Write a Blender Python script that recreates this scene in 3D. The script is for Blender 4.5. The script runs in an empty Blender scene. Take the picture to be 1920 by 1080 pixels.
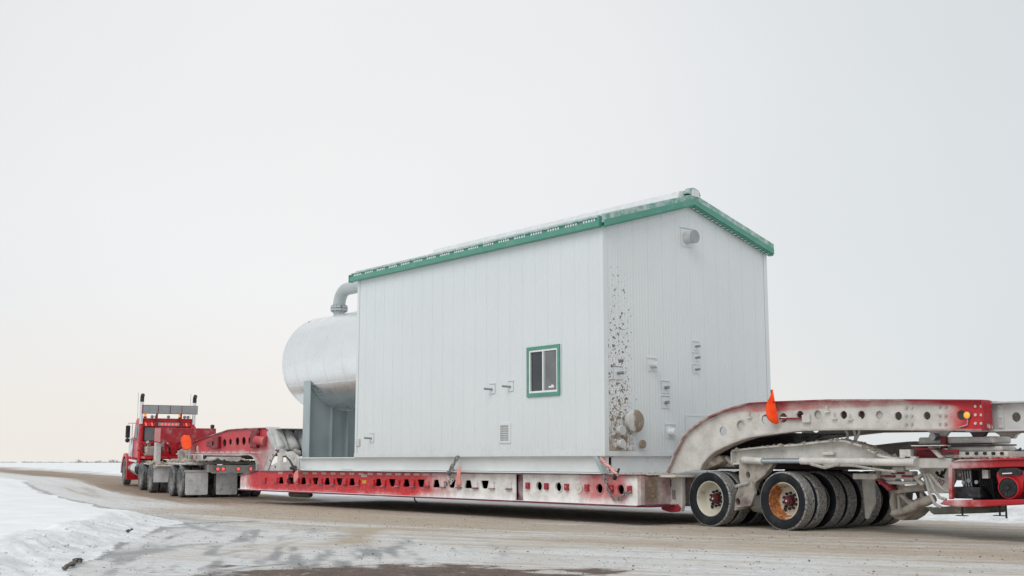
import bpy, bmesh, math, random
import numpy as np
from mathutils import Vector, Matrix
from mathutils.geometry import tessellate_polygon
random.seed(7); np.random.seed(7)
R = math.radians
scene = bpy.context.scene
COL = scene.collection
# ------------------------------------------------------------------ camera
FPX, HOR, EYE = 2217.0, 326.0, 1.2
PITCH = math.atan(HOR/FPX); AZ = math.atan(1811/math.hypot(FPX, HOR))
FWDH = Vector((-math.cos(AZ), math.sin(AZ), 0)); RIGHT = Vector((math.sin(AZ), math.cos(AZ), 0))
FWD = FWDH*math.cos(PITCH) + Vector((0,0,1))*math.sin(PITCH); CUP = RIGHT.cross(FWD)
cd = bpy.data.cameras.new('camera'); cam = bpy.data.objects.new('camera', cd); COL.objects.link(cam)
cam.location = (0,0,EYE)
cam.rotation_euler = Matrix((RIGHT, CUP, -FWD)).transposed().to_euler()
cd.sensor_width = 36; cd.lens = 36*FPX/1920; cd.clip_start = .1; cd.clip_end = 9000
scene.camera = cam
# ------------------------------------------------------------------ sky and sun
SUN_TO = Vector((.26,-.70,.82)).normalized()
world = bpy.data.worlds.new('World'); scene.world = world; world.use_nodes = True
nt = world.node_tree; nt.nodes.clear()
def wn(t, **k):
    n = nt.nodes.new(t)
    for a, b in k.items(): setattr(n, a, b)
    return n
out = wn('ShaderNodeOutputWorld'); bg = wn('ShaderNodeBackground'); bg.inputs[1].default_value = 1
sky = wn('ShaderNodeTexSky', sky_type='NISHITA', sun_disc=False)
sky.sun_elevation = math.asin(SUN_TO.z); sky.sun_rotation = math.atan2(SUN_TO.x, SUN_TO.y)
skm = wn('ShaderNodeVectorMath', operation='SCALE'); skm.inputs['Scale'].default_value = .10
nt.links.new(sky.outputs[0], skm.inputs[0])
tc = wn('ShaderNodeTexCoord')
GLOW = Vector((math.cos(R(150)), math.sin(R(150)), .21)).normalized()
dot = wn('ShaderNodeVectorMath', operation='DOT_PRODUCT'); dot.inputs[1].default_value = GLOW
nt.links.new(tc.outputs['Generated'], dot.inputs[0])
rmp = wn('ShaderNodeValToRGB'); nt.links.new(dot.outputs['Value'], rmp.inputs[0])
els = rmp.color_ramp.elements
els[0].position = 0; els[0].color = (.745,.77,.785,1)
els[1].position = 1; els[1].color = (.885,.882,.882,1)
e = els.new(.84); e.color = (.70,.737,.752,1)
e = els.new(.925); e.color = (.765,.79,.80,1)
e = els.new(.972); e.color = (.85,.855,.86,1)
# warm low haze near the horizon on the side of the veiled sun, pale grey elsewhere
sep = wn('ShaderNodeSeparateXYZ'); nt.links.new(tc.outputs['Generated'], sep.inputs[0])
mr = wn('ShaderNodeMapRange', interpolation_type='SMOOTHSTEP'); mr.inputs[1].default_value = .16; mr.inputs[2].default_value = -.01
nt.links.new(sep.outputs[2], mr.inputs[0])
mr2 = wn('ShaderNodeMapRange', interpolation_type='SMOOTHSTEP'); mr2.inputs[1].default_value = .86; mr2.inputs[2].default_value = .985
nt.links.new(dot.outputs['Value'], mr2.inputs[0])
mul = wn('ShaderNodeMath', operation='MULTIPLY'); nt.links.new(mr.outputs[0], mul.inputs[0]); nt.links.new(mr2.outputs[0], mul.inputs[1])
mxw = wn('ShaderNodeMix', data_type='RGBA'); mxw.inputs['B'].default_value = (.875,.825,.765,1)
nt.links.new(mul.outputs[0], mxw.inputs['Factor']); nt.links.new(rmp.outputs[0], mxw.inputs['A'])
# faint cloud mottling
nz = wn('ShaderNodeTexNoise'); nz.inputs['Scale'].default_value = 2.2; nz.inputs['Detail'].default_value = 5
nt.links.new(tc.outputs['Generated'], nz.inputs[0])
nm = wn('ShaderNodeMapRange'); nm.inputs[1].default_value=.3; nm.inputs[2].default_value=.7; nm.inputs[3].default_value=1.0; nm.inputs[4].default_value=1.055
nt.links.new(nz.outputs[0], nm.inputs[0])
sc2 = wn('ShaderNodeVectorMath', operation='SCALE'); nt.links.new(mxw.outputs['Result'], sc2.inputs[0]); nt.links.new(nm.outputs[0], sc2.inputs['Scale'])
mx = wn('ShaderNodeMix', data_type='RGBA'); mx.inputs['Factor'].default_value = .95
nt.links.new(skm.outputs[0], mx.inputs['A']); nt.links.new(sc2.outputs[0], mx.inputs['B'])
nt.links.new(mx.outputs['Result'], bg.inputs[0]); nt.links.new(bg.outputs[0], out.inputs[0])
sl = bpy.data.lights.new('sun', 'SUN'); sl.energy = 1.25; sl.angle = R(40); sl.color = (1,.97,.93)
so = bpy.data.objects.new('sun', sl); COL.objects.link(so); so.rotation_euler = SUN_TO.to_track_quat('Z','Y').to_euler()
so.location = (0,0,40)
vs = scene.view_settings; vs.view_transform = 'Standard'; vs.look = 'None'; vs.exposure = 0; vs.gamma = 1
scene.render.resolution_x = 1024; scene.render.resolution_y = 576
# ------------------------------------------------------------------ helpers
def at(x, y, Y):
    """point of the place at distance Y (metres) that the photograph shows at pixel x, y"""
    d = FWD*FPX + RIGHT*(x-960) - CUP*(y-540); s = Y/d.y
    return Vector((d.x*s, Y, EYE+d.z*s))
def xz(pts, Y): return [(lambda p: (p.x, p.z))(at(x, y, Y)) for x, y in pts]
def atX(x, y, X):
    d = FWD*FPX + RIGHT*(x-960) - CUP*(y-540); s = X/d.x
    return Vector((X, d.y*s, EYE+d.z*s))
def onG(x, y, Z=0.):
    d = FWD*FPX + RIGHT*(x-960) - CUP*(y-540); s = (Z-EYE)/d.z
    return Vector((d.x*s, d.y*s, Z))
class MB:
    def __init__(s): s.v=[]; s.f=[]; s.mi=[]; s.cur=0
    def add(s, vs, fs):
        o=len(s.v); s.v.extend(tuple(p) for p in vs)
        for f in fs: s.f.append([i+o for i in f]); s.mi.append(s.cur)
        return s
    def box(s, x0,x1,y0,y1,z0,z1):
        return s.add([(x,y,z) for z in (z0,z1) for y in (y0,y1) for x in (x0,x1)],
                     [(0,2,3,1),(4,5,7,6),(0,1,5,4),(2,6,7,3),(0,4,6,2),(1,3,7,5)])
    def obox(s, c, d, M=None):
        x,y,z=[q/2 for q in d]; M = M or Matrix.Identity(3); c=Vector(c)
        return s.add([c+M@Vector((a*x,b*y,e*z)) for e in (-1,1) for b in (-1,1) for a in (-1,1)],
                     [(0,2,3,1),(4,5,7,6),(0,1,5,4),(2,6,7,3),(0,4,6,2),(1,3,7,5)])
    def bar(s, p0, p1, w, h, up=(0,0,1)):
        p0=Vector(p0); p1=Vector(p1); d=(p1-p0); L=d.length; d=d/L
        u=Vector(up); sd=d.cross(u)
        if sd.length<1e-4: sd=d.cross(Vector((0,1,0)))
        sd.normalize(); u=sd.cross(d)
        M=Matrix((d,sd,u)).transposed()
        return s.obox((p0+p1)/2,(L,w,h),M)
    def cyl(s, p0, p1, r0, r1=None, n=16, caps=True):
        p0=Vector(p0); p1=Vector(p1); r1=r0 if r1 is None else r1
        d=(p1-p0).normalized(); a=d.orthogonal().normalized(); b=d.cross(a)
        vs=[]
        for p,r in ((p0,r0),(p1,r1)):
            for i in range(n):
                t=2*math.pi*i/n; vs.append(p+(a*math.cos(t)+b*math.sin(t))*r)
        fs=[(i,(i+1)%n,n+(i+1)%n,n+i) for i in range(n)]
        if caps: fs+= [tuple(range(n-1,-1,-1)), tuple(range(n,2*n))]
        return s.add(vs,fs)
    def tube(s, pts, r, n=8, closed=False):
        pts=[Vector(p) for p in pts]; m=len(pts); vs=[]
        ref=None
        for i,p in enumerate(pts):
            if closed: d=(pts[(i+1)%m]-pts[i-1])
            else: d=pts[min(i+1,m-1)]-pts[max(i-1,0)]
            d.normalize()
            if ref is None: ref=d.orthogonal().normalized()
            ref=(ref-d*ref.dot(d)).normalized(); b=d.cross(ref)
            rr = r[i] if isinstance(r,(list,tuple)) else r
            for k in range(n):
                t=2*math.pi*k/n; vs.append(p+(ref*math.cos(t)+b*math.sin(t))*rr)
        fs=[]
        for i in range(m if closed else m-1):
            j=(i+1)%m
            for k in range(n): fs.append((i*n+k,i*n+(k+1)%n,j*n+(k+1)%n,j*n+k))
        if not closed: fs+=[tuple(range(n-1,-1,-1)),tuple(range((m-1)*n,m*n))]
        return s.add(vs,fs)
    def prism(s, outer, holes=(), mp=None, t=.05):
        """2D outline with holes, extruded by t. mp(u,v,w)->3D"""
        loops=[[Vector((a,b,0)) for a,b in outer]]+[[Vector((a,b,0)) for a,b in h] for h in holes]
        tris=tessellate_polygon(loops); flat=[p for l in loops for p in l]; N=len(flat)
        vs=[mp(p.x,p.y,0) for p in flat]+[mp(p.x,p.y,t) for p in flat]
        fs=[tuple(tr) for tr in tris]+[tuple(i+N for i in reversed(tr)) for tr in tris]
        o=0
        for l in loops:
            n=len(l)
            for i in range(n):
                a=o+i;b=o+(i+1)%n; fs.append((a,b,b+N,a+N))
            o+=n
        return s.add(vs,fs)
    def pxz(s, outer, y, t, holes=()):
        return s.prism(outer, holes, lambda a,b,w: (a,y+w,b), t)
    def pyz(s, outer, x, t, holes=()):
        return s.prism(outer, holes, lambda a,b,w: (x+w,a,b), t)
    def pxy(s, outer, z, t, holes=()):
        return s.prism(outer, holes, lambda a,b,w: (a,b,z+w), t)
    def strip(s, pts, y0, y1, th):
        """sheet following an (x,z) polyline, from y0 to y1, thickness th to the left of travel"""
        P=[Vector((a,b)) for a,b in pts]; m=len(P); Q=[]
        for i in range(m):
            d=(P[min(i+1,m-1)]-P[max(i-1,0)]).normalized(); Q.append(P[i]+Vector((-d.y,d.x))*th)
        vs=[]
        for i in range(m):
            for y in (y0,y1):
                vs.append((P[i].x,y,P[i].y)); vs.append((Q[i].x,y,Q[i].y))
        fs=[]
        for i in range(m-1):
            a=i*4;b=a+4
            fs+=[(a,b,b+2,a+2),(a+1,a+3,b+3,b+1),(a,a+1,b+1,b),(a+2,b+2,b+3,a+3)]
        fs+=[(0,2,3,1),((m-1)*4,(m-1)*4+1,(m-1)*4+3,(m-1)*4+2)]
        return s.add(vs,fs)
    def lathe(s, prof, c, ax, n=32, closed=False):
        """prof: list of (along axis, radius)"""
        c=Vector(c); ax=Vector(ax).normalized(); a=ax.orthogonal().normalized(); b=ax.cross(a); vs=[]; m=len(prof)
        for h,r in prof:
            for i in range(n):
                t=2*math.pi*i/n; vs.append(c+ax*h+(a*math.cos(t)+b*math.sin(t))*r)
        fs=[]
        for j in range(m if closed else m-1):
            q=(j+1)%m
            for i in range(n): fs.append((j*n+i,j*n+(i+1)%n,q*n+(i+1)%n,q*n+i))
        return s.add(vs,fs)
    def build(s, name, mats, parent=None, smooth=None, bevel=0, label=None):
        me=bpy.data.meshes.new(name)
        org=root_of(parent).location if (parent is not None and not root_of(parent).get('_loc')) else Vector((0,0,0))
        me.from_pydata([(p[0]-org[0],p[1]-org[1],p[2]-org[2]) for p in s.v],[],s.f)
        if not isinstance(mats,(list,tuple)): mats=[mats]
        for m in mats: me.materials.append(m)
        if len(mats)>1: me.polygons.foreach_set('material_index', s.mi)
        bm=bmesh.new(); bm.from_mesh(me); bmesh.ops.recalc_face_normals(bm,faces=bm.faces); bm.to_mesh(me); bm.free()
        if smooth: 
            me.shade_smooth(); me.set_sharp_from_angle(angle=R(smooth))
        o=bpy.data.objects.new(name,me); COL.objects.link(o); o.parent=parent
        if bevel:
            b=o.modifiers.new('bevel','BEVEL'); b.width=bevel; b.segments=2; b.limit_method='ANGLE'; b.angle_limit=R(50)
        if label: o['label']=label
        return o
def root_of(o):
    while o.parent: o=o.parent
    return o
def thing(name, label, cat, loc=(0,0,0), rot=None, group=None):
    o=bpy.data.objects.new(name,None); COL.objects.link(o); o.location=loc; o.empty_display_size=.3
    if rot is not None: o.rotation_euler=rot; o['_loc']=1
    return tag(o,label,cat,group)
def tag(o,label,cat,group=None):
    o['label']=label; o['category']=cat
    if group: o['group']=group
    return o
def copy_part(o,parent,loc=None):
    c=o.copy(); COL.objects.link(c); c.parent=parent
    if loc is not None: c.location=loc
    return c
def circ(cx,cy,r,n=20,ry=None):
    ry=ry or r
    return [(cx+r*math.cos(2*math.pi*i/n),cy+ry*math.sin(2*math.pi*i/n)) for i in range(n)]
def arc(p0,p1,p2,n=10):
    """quadratic curve"""
    o=[]
    for i in range(n+1):
        t=i/n; o.append(Vector(p0)*(1-t)**2+Vector(p1)*2*t*(1-t)+Vector(p2)*t*t)
    return o
# ------------------------------------------------------------------ materials
class NT:
    def __init__(s,name):
        s.m=bpy.data.materials.new(name); s.m.use_nodes=True; s.t=s.m.node_tree
        s.b=s.t.nodes['Principled BSDF']; s.pos=None
    def n(s,t,**k):
        q=s.t.nodes.new(t)
        for a,b in k.items(): setattr(q,a,b)
        return q
    def l(s,a,b): s.t.links.new(a,b)
    def P(s):
        if not s.pos: s.pos=s.n('ShaderNodeNewGeometry').outputs['Position']
        return s.pos
    def noise(s,scale,detail=4,rough=.55,vec=None,stretch=None,dist=0):
        q=s.n('ShaderNodeTexNoise'); q.inputs['Scale'].default_value=scale; q.inputs['Detail'].default_value=detail
        q.inputs['Roughness'].default_value=rough; q.inputs['Distortion'].default_value=dist
        v=vec or s.P()
        if stretch:
            mp=s.n('ShaderNodeMapping'); mp.inputs['Scale'].default_value=stretch; s.l(v,mp.inputs[0]); v=mp.outputs[0]
        s.l(v,q.inputs['Vector']); return q.outputs['Fac']
    def mr(s,v,a,b,c=0,d=1,sm=True):
        q=s.n('ShaderNodeMapRange'); q.interpolation_type='SMOOTHSTEP' if sm else 'LINEAR'
        for i,x in ((1,a),(2,b),(3,c),(4,d)): q.inputs[i].default_value=x
        s.l(v,q.inputs[0]); return q.outputs[0]
    def ma(s,op,a,b=None,clamp=False):
        q=s.n('ShaderNodeMath',operation=op); q.use_clamp=clamp
        for i,x in ((0,a),(1,b)):
            if x is None: continue
            if isinstance(x,(int,float)): q.inputs[i].default_value=x
            else: s.l(x,q.inputs[i])
        return q.outputs[0]
    def mix(s,f,a,b):
        q=s.n('ShaderNodeMix',data_type='RGBA')
        if isinstance(f,(int,float)): q.inputs['Factor'].default_value=f
        else: s.l(f,q.inputs['Factor'])
        for k,x in (('A',a),('B',b)):
            if isinstance(x,tuple): q.inputs[k].default_value=(*x,1) if len(x)==3 else x
            else: s.l(x,q.inputs[k])
        return q.outputs['Result']
    def axis(s,i):
        q=s.n('ShaderNodeSeparateXYZ'); s.l(s.P(),q.inputs[0]); return q.outputs[i]
    def bump(s,h,strength=.3,dist=.01):
        q=s.n('ShaderNodeBump'); q.inputs['Strength'].default_value=strength; q.inputs['Distance'].default_value=dist
        s.l(h,q.inputs['Height']); s.l(q.outputs[0],s.b.inputs['Normal'])
    def col(s,c):
        if isinstance(c,tuple): s.b.inputs['Base Color'].default_value=(*c,1)
        else: s.l(c,s.b.inputs['Base Color'])
    def rough(s,r,metal=None):
        if isinstance(r,(int,float)): s.b.inputs['Roughness'].default_value=r
        else: s.l(r,s.b.inputs['Roughness'])
        if metal is not None: s.b.inputs['Metallic'].default_value=metal
def simple(name,c,rough=.6,metal=0,var=.12,scale=6,dirt=0,dirtc=(.45,.42,.38),bump=0,emit=None):
    N=NT(name); f=N.noise(scale,5)
    d=tuple(x*(1-var*1.6) for x in c); e=tuple(min(1,x*(1+var)) for x in c)
    q=N.mix(N.mr(f,.3,.7),d,e)
    if dirt:
        g=N.noise(scale*.6,8,.7)
        q=N.mix(N.mr(g,.62-dirt*.35,.72-dirt*.2),q,dirtc)
    N.col(q); N.rough(N.mr(N.noise(scale*2,3),.3,.7,max(0,rough-.1),min(1,rough+.12)),metal)
    if bump: N.bump(N.noise(scale*9,4),bump,.01)
    if emit:
        N.b.inputs['Emission Color'].default_value=(*emit[0],1); N.b.inputs['Emission Strength'].default_value=emit[1]
    return N.m
SALT=(.62,.61,.585)
def grimy(name,base,bands,const=0,amp=.8,salt=SALT,soft=.35,sc=1.6,mud=None,chips=.0,rough=.6):
    """paint under a film of road salt. bands: (axis, from, to, weight) ramps added up; noise breaks the edge"""
    N=NT(name); acc=None
    for ax,a,b,w in bands:
        r=N.mr(N.axis(ax),min(a,b),max(a,b),0 if a<b else w, w if a<b else 0); acc=r if acc is None else N.ma('ADD',acc,r)
    nz=N.ma('MULTIPLY',N.ma('SUBTRACT',N.noise(sc,7,.62),.5),amp*2)
    v=N.ma('ADD',nz,const) if acc is None else N.ma('ADD',N.ma('ADD',nz,const),acc)
    f=N.mr(v,.5-soft,.5+soft)
    fine=N.noise(34,5,.7)
    f=N.ma('MULTIPLY',f,N.mr(fine,.26,.44,.55,1))
    if chips:
        ch=N.mr(N.noise(26,3,.6),.60,.66,0,chips); f=N.ma('MAXIMUM',f,ch)
    pv=N.noise(5,5); basev=N.mix(pv,tuple(x*.72 for x in base),tuple(min(1,x*1.15) for x in base))
    sv=N.mix(N.mr(N.noise(3.2,6,.65),.32,.68),tuple(x*.80 for x in salt),tuple(min(1,x*1.1) for x in salt))
    c=N.mix(f,basev,sv)
    if mud:
        for (ax,a,b,ax2,a2,b2,thr) in mud:
            m1=N.ma('MULTIPLY',N.ma('MULTIPLY',N.mr(N.axis(ax),a-.12,a+.12),N.mr(N.axis(ax),b-.12,b+.12,1,0)),
                    N.ma('MULTIPLY',N.mr(N.axis(ax2),a2-.1,a2+.1),N.mr(N.axis(ax2),b2-.1,b2+.1,1,0)))
            mm=N.ma('MULTIPLY',m1,N.mr(N.noise(13,6,.7),thr,thr+.08))
            c=N.mix(mm,c,N.mix(N.noise(40,3),(.10,.07,.045),(.34,.26,.18)))
    spk=N.mr(N.noise(60,2,.5),.68,.73,0,.7); c=N.mix(spk,c,(.12,.10,.085))
    N.col(c); N.rough(N.mr(f,0,1,rough-.12,.85)); N.bump(N.noise(45,5,.65),.35,.006)
    return N.m
RED=(.60,.018,.028)
M={}
M['deck']=grimy('salted_red_deck_paint',RED,[(0,-24.3,-21.3,.80),(0,-31.9,-32.9,.5),(2,.54,.40,.25),(0,-18.5,-17.3,-.50),(0,-16.75,-16.35,.5)],const=.08,amp=.42,chips=.35,salt=(.80,.785,.765))
M['deckedge']=grimy('salted_dark_red_flange',(.17,.012,.04),[(2,.37,.41,.25)],const=.12,amp=.7)
M['fneck']=grimy('dusty_red_neck_paint',(.55,.045,.055),[(0,-33.6,-32.2,.55),(2,1.62,1.5,.35)],const=.15,amp=.55,salt=(.50,.44,.43))
M['rneck']=grimy('salted_white_neck_web',RED,[(0,-10.7,-9.75,-.78),(2,2.05,2.13,-.42)],const=.93,amp=.38,soft=.3,salt=(.615,.60,.565))
M['rneckbot']=grimy('salted_neck_bottom_flange',(.26,.008,.022),[(0,-11.5,-9.6,-.5)],const=.92,amp=.6,salt=(.50,.46,.43))
M['rneckflange']=grimy('salted_red_neck_flange',(.26,.008,.022),[(0,-16.5,-14.2,-.45),(0,-12,-9.6,-.25)],const=.70,amp=.85)
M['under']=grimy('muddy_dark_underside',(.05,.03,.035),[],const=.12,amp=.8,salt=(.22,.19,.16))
M['dolly']=grimy('salted_dolly_steel',(.22,.02,.035),[],const=.92,amp=.85,salt=(.63,.615,.58),sc=2.6)
M['dollymud']=grimy('muddy_suspension_steel',(.13,.085,.075),[],const=.66,amp=1.0,salt=(.42,.39,.345),sc=3)
M['jeep']=grimy('salted_jeep_steel',(.28,.08,.085),[],const=.92,amp=.8,salt=(.55,.53,.51))
M['base']=grimy('mud_crusted_end_block',(.30,.03,.05),[],const=.62,amp=.7,salt=(.52,.48,.46),mud=[(1,16.33,16.72,2,.44,.92,.40)])
M['tail']=simple('salted_tail_beam',(.84,.83,.81),.7,0,.06,6,dirt=.15,dirtc=(.45,.42,.40))
M['grey_ext']=simple('pale_grey_beam_paint',(.56,.57,.56),.6,0,.07,3,dirt=.2,dirtc=(.42,.40,.37))
M['skid']=simple('pale_grey_skid_paint',(.70,.73,.735),.45,0,.04,1.5,dirt=.12,dirtc=(.52,.52,.51))
M['saddle']=simple('blue_grey_saddle_paint',(.37,.435,.45),.5,0,.06,1.4,dirt=.1,dirtc=(.40,.43,.44))
M['pipe']=simple('grey_pipe_paint',(.42,.46,.465),.5,0,.05,2)
M['white']=simple('white_vinyl',(.80,.82,.82),.4,0,.03)
M['rib']=simple('roof_sheet_grey',(.66,.685,.695),.45,.0,.05)
M['snowcap']=simple('settled_snow',(.86,.88,.89),.8,0,.02,4,bump=.4)
M['black']=simple('black_rubber',(.018,.019,.021),.75,0,.2,20)
M['steel']=simple('dull_steel',(.32,.33,.34),.4,.8,.15,12,dirt=.25,dirtc=(.35,.32,.29))
M['chrome']=simple('chrome',(.75,.77,.78),.14,1,.05,5)
M['rod']=simple('wet_chrome_rod',(.55,.62,.68),.18,1,.06,4)
M['dark']=simple('dark_machinery',(.022,.023,.027),.55,0,.4,14,dirt=.15,dirtc=(.10,.09,.09))
M['flag']=simple('fluorescent_orange_cloth',(.93,.085,.012),.85,0,.10,7)
M['flagpink']=simple('faded_pink_orange_cloth',(.72,.30,.26),.8,0,.1,9)
M['ribbon']=simple('pink_ribbon',(.72,.36,.36),.8,0,.15,20)
M['tape']=simple('reflective_tape',(.62,.45,.44),.5,0,.15,30)
M['yellow']=simple('yellow_placard',(.72,.40,.03),.5,0,.2,30)
M['engine']=simple('red_engine_shroud',(.50,.012,.022),.35,0,.08,9)
M['packred']=grimy('red_power_frame',(.46,.012,.02),[(0,-10.3,-9.0,-.40)],const=.60,amp=1.1,salt=(.62,.50,.49))
M['glass']=simple('window_glass',(.045,.052,.058),.06,0,.1,2)
M['flap']=grimy('salted_mudflap',(.08,.08,.085),[],const=.92,amp=1.1,salt=(.66,.67,.675),sc=6)
M['truckred']=simple('truck_red_paint',(.58,.016,.028),.32,0,.14,2.6,dirt=.24,dirtc=(.33,.13,.13))
M['truckbox']=grimy('scuffed_red_box',(.38,.012,.02),[],const=.22,amp=.8,salt=(.40,.30,.30),sc=3.5)
M['boxside']=simple('pale_red_box_side',(.52,.17,.17),.5,0,.1,3)
M['frame_red']=simple('dark_red_frame',(.22,.012,.02),.5,0,.2,6,dirt=.2,dirtc=(.25,.18,.17))
M['panelgrey']=simple('grey_sign_panel',(.30,.32,.33),.5,0,.06,5)
M['amber']=simple('lit_amber_lens',(.9,.30,.02),.3,emit=((1,.30,.02),1.0))
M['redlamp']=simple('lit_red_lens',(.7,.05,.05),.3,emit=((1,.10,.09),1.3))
M['stripe']=simple('orange_stripe',(.70,.12,.03),.5,0,.1,30)
M['olive']=simple('grimy_olive_tank',(.12,.125,.095),.6,0,.2,5,dirt=.15)
M['hose']=simple('salted_hose',(.40,.385,.36),.7,0,.15,20)
M['mud']=simple('caked_mud',(.40,.35,.28),.95,0,.25,12,bump=.8)
def clad(name,c,spl=False):
    N=NT(name)
    f=N.noise(.5,4); q=N.mix(N.mr(f,.3,.7),tuple(x*.965 for x in c),c)
    # faint dust that settled low on the sheets, and vertical run marks
    run=N.mr(N.noise(3,5,.6,stretch=(3,3,.12)),.48,.75,0,.07); q=N.mix(run,q,tuple(x*.84 for x in (c[0],c[1]*.99,c[2]*.975)))
    if spl:
        y=N.axis(1); z=N.axis(2)
        nb=N.ma('MULTIPLY',N.ma('SUBTRACT',N.noise(1.8,2),.5),.25)
        band=N.ma('MULTIPLY',N.mr(N.ma('ADD',y,nb),16.09,16.16),N.mr(N.ma('ADD',y,nb),16.62,17.05,1,0))
        up=N.mr(z,1.3,5.6,1,.0,False)
        dens=N.ma('MULTIPLY',band,N.ma('POWER',up,.5))
        thr=N.ma('SUBTRACT',.755,N.ma('MULTIPLY',dens,.222))
        n1=N.noise(10.5,3,.6); n2=N.noise(26,2,.5)
        sp=N.ma('MULTIPLY',N.ma('MAXIMUM',N.mr(N.ma('SUBTRACT',n1,thr),0,.012),N.mr(N.ma('SUBTRACT',n2,thr),.005,.02,0,.8)),N.mr(dens,.05,.15))
        low=N.ma('MULTIPLY',N.ma('MULTIPLY',band,N.mr(z,1.45,2.6,1,0)),N.mr(N.noise(7,6,.72),.40,.56,0,.9))
        q=N.mix(low,q,N.mix(N.noise(30,3),(.26,.205,.165),(.42,.36,.31)))
        q=N.mix(sp,q,N.mix(N.mr(z,1.6,4.0),(.25,.185,.125),(.13,.125,.12)))
        spk=N.ma('MULTIPLY',N.mr(N.noise(26,2),.73,.77),N.mr(y,16.2,19,.8,.15)); q=N.mix(spk,q,(.33,.32,.31))
    rn=N.n('ShaderNodeObjectInfo').outputs['Random']; q=N.mix(N.mr(rn,0,1,0,.018,False),q,(.40,.43,.44))
    low2=N.ma('MULTIPLY',N.mr(N.axis(2),1.3,1.75,1,0),N.mr(N.noise(4,6,.7),.4,.7,0,.35)); q=N.mix(low2,q,(.50,.49,.47))
    N.col(q); N.rough(.42); N.bump(N.noise(1.3,2),.10,.02)
    return N.m
M['clad']=clad('pale_grey_siding',(.69,.73,.745))
M['cladg']=clad('splattered_grey_siding',(.70,.735,.745),True)
M['cover']=grimy('mud_spattered_cover',(.27,.21,.15),[(1,16.80,16.62,.75)],const=.16,amp=1.1,salt=(.58,.585,.57),sc=8)
def greenm():
    N=NT('green_trim'); f=N.mr(N.noise(2.2,6,.7,stretch=(1,1,2)),.46,.66,0,.14)
    nrm=N.n('ShaderNodeNewGeometry').outputs['Normal']; s=N.n('ShaderNodeSeparateXYZ'); N.l(nrm,s.inputs[0])
    N.col(N.mix(f,N.mix(N.noise(3,3),(.065,.255,.185),(.09,.305,.225)),(.42,.50,.47))); N.rough(.4); return N.m
M['green']=greenm()
def frost(name,b):
    N=NT(name); f=N.mr(N.noise(5,8,.72),.40,.60,.1,.85); N.col(N.mix(f,b,(.50,.56,.54))); N.rough(.6); return N.m
M['greenfrost']=frost('frosted_green_trim',(.09,.32,.235))
def tankm():
    N=NT('brushed_aluminium_cladding'); f=N.noise(1.1,4,stretch=(.4,1,1))
    N.col(N.mix(N.mr(f,.3,.7),(.83,.845,.85),(.90,.91,.915))); N.rough(N.mr(N.noise(2.5,5),.3,.7,.25,.38),.9)
    N.bump(N.noise(1.6,3),.12,.03); return N.m
M['alu']=tankm()
def tyrem():
    N=NT('tyre_rubber'); oc=N.n('ShaderNodeTexCoord').outputs['Object']
    sp=N.n('ShaderNodeSeparateXYZ'); N.l(oc,sp.inputs[0])
    r=N.ma('SQRT',N.ma('ADD',N.ma('MULTIPLY',sp.outputs[0],sp.outputs[0]),N.ma('MULTIPLY',sp.outputs[2],sp.outputs[2])))
    tread=N.mr(r,.483,.497)
    salt=N.ma('MULTIPLY',tread,N.mr(N.noise(38,5,.75),.38,.56,.08,.85))
    N.b.inputs['Specular IOR Level'].default_value=.22; side=N.mr(N.noise(4,5),.45,.8,0,.06)
    c=N.mix(N.ma('MAXIMUM',salt,side),N.mix(N.noise(20,3),(.008,.010,.013),(.020,.024,.029)),(.44,.43,.415))
    N.col(c); N.rough(.72); N.bump(N.noise(60,4,.7),.3,.006); return N.m
M['tyre']=tyrem()
def tyref():
    N=NT('far_tyre_rubber'); c=N.mix(N.mr(N.noise(9,6,.7),.35,.65),(.05,.055,.06),(.20,.205,.21)); N.col(c); N.rough(.8); return N.m
M['tyref']=tyref()
M['rimdust']=simple('dusty_grey_rim',(.30,.29,.275),.7,0,.15,8,dirt=.3,dirtc=(.40,.39,.37))
M['rim']=simple('cream_rim',(.60,.565,.48),.5,0,.08,5,dirt=.1,dirtc=(.36,.31,.24))
def rustm():
    N=NT('rusty_rim'); oc=N.n('ShaderNodeTexCoord').outputs['Object']; sp=N.n('ShaderNodeSeparateXYZ'); N.l(oc,sp.inputs[0])
    r=N.ma('SQRT',N.ma('ADD',N.ma('MULTIPLY',sp.outputs[0],sp.outputs[0]),N.ma('MULTIPLY',sp.outputs[2],sp.outputs[2])))
    side=N.mr(N.ma('ADD',sp.outputs[0],N.ma('MULTIPLY',sp.outputs[2],.35)),-.22,.12,1,.12)
    barrel=N.ma('MULTIPLY',N.mr(r,.225,.275),side)
    f=N.mr(N.ma('ADD',N.noise(9,6,.7,vec=oc),N.ma('MULTIPLY',barrel,.34)),.60,.74)
    c=N.mix(f,N.mix(N.noise(6,4,vec=oc),(.50,.45,.36),(.64,.59,.49)),N.mix(N.mr(N.noise(16,5),.3,.7),(.17,.05,.02),(.52,.20,.05))); N.col(c); N.rough(.75); N.bump(N.noise(40,4),.4,.006); return N.m
M['rust']=rustm()
M['hub']=simple('dark_red_hub',(.09,.010,.016),.4,0,.2,12)
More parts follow.
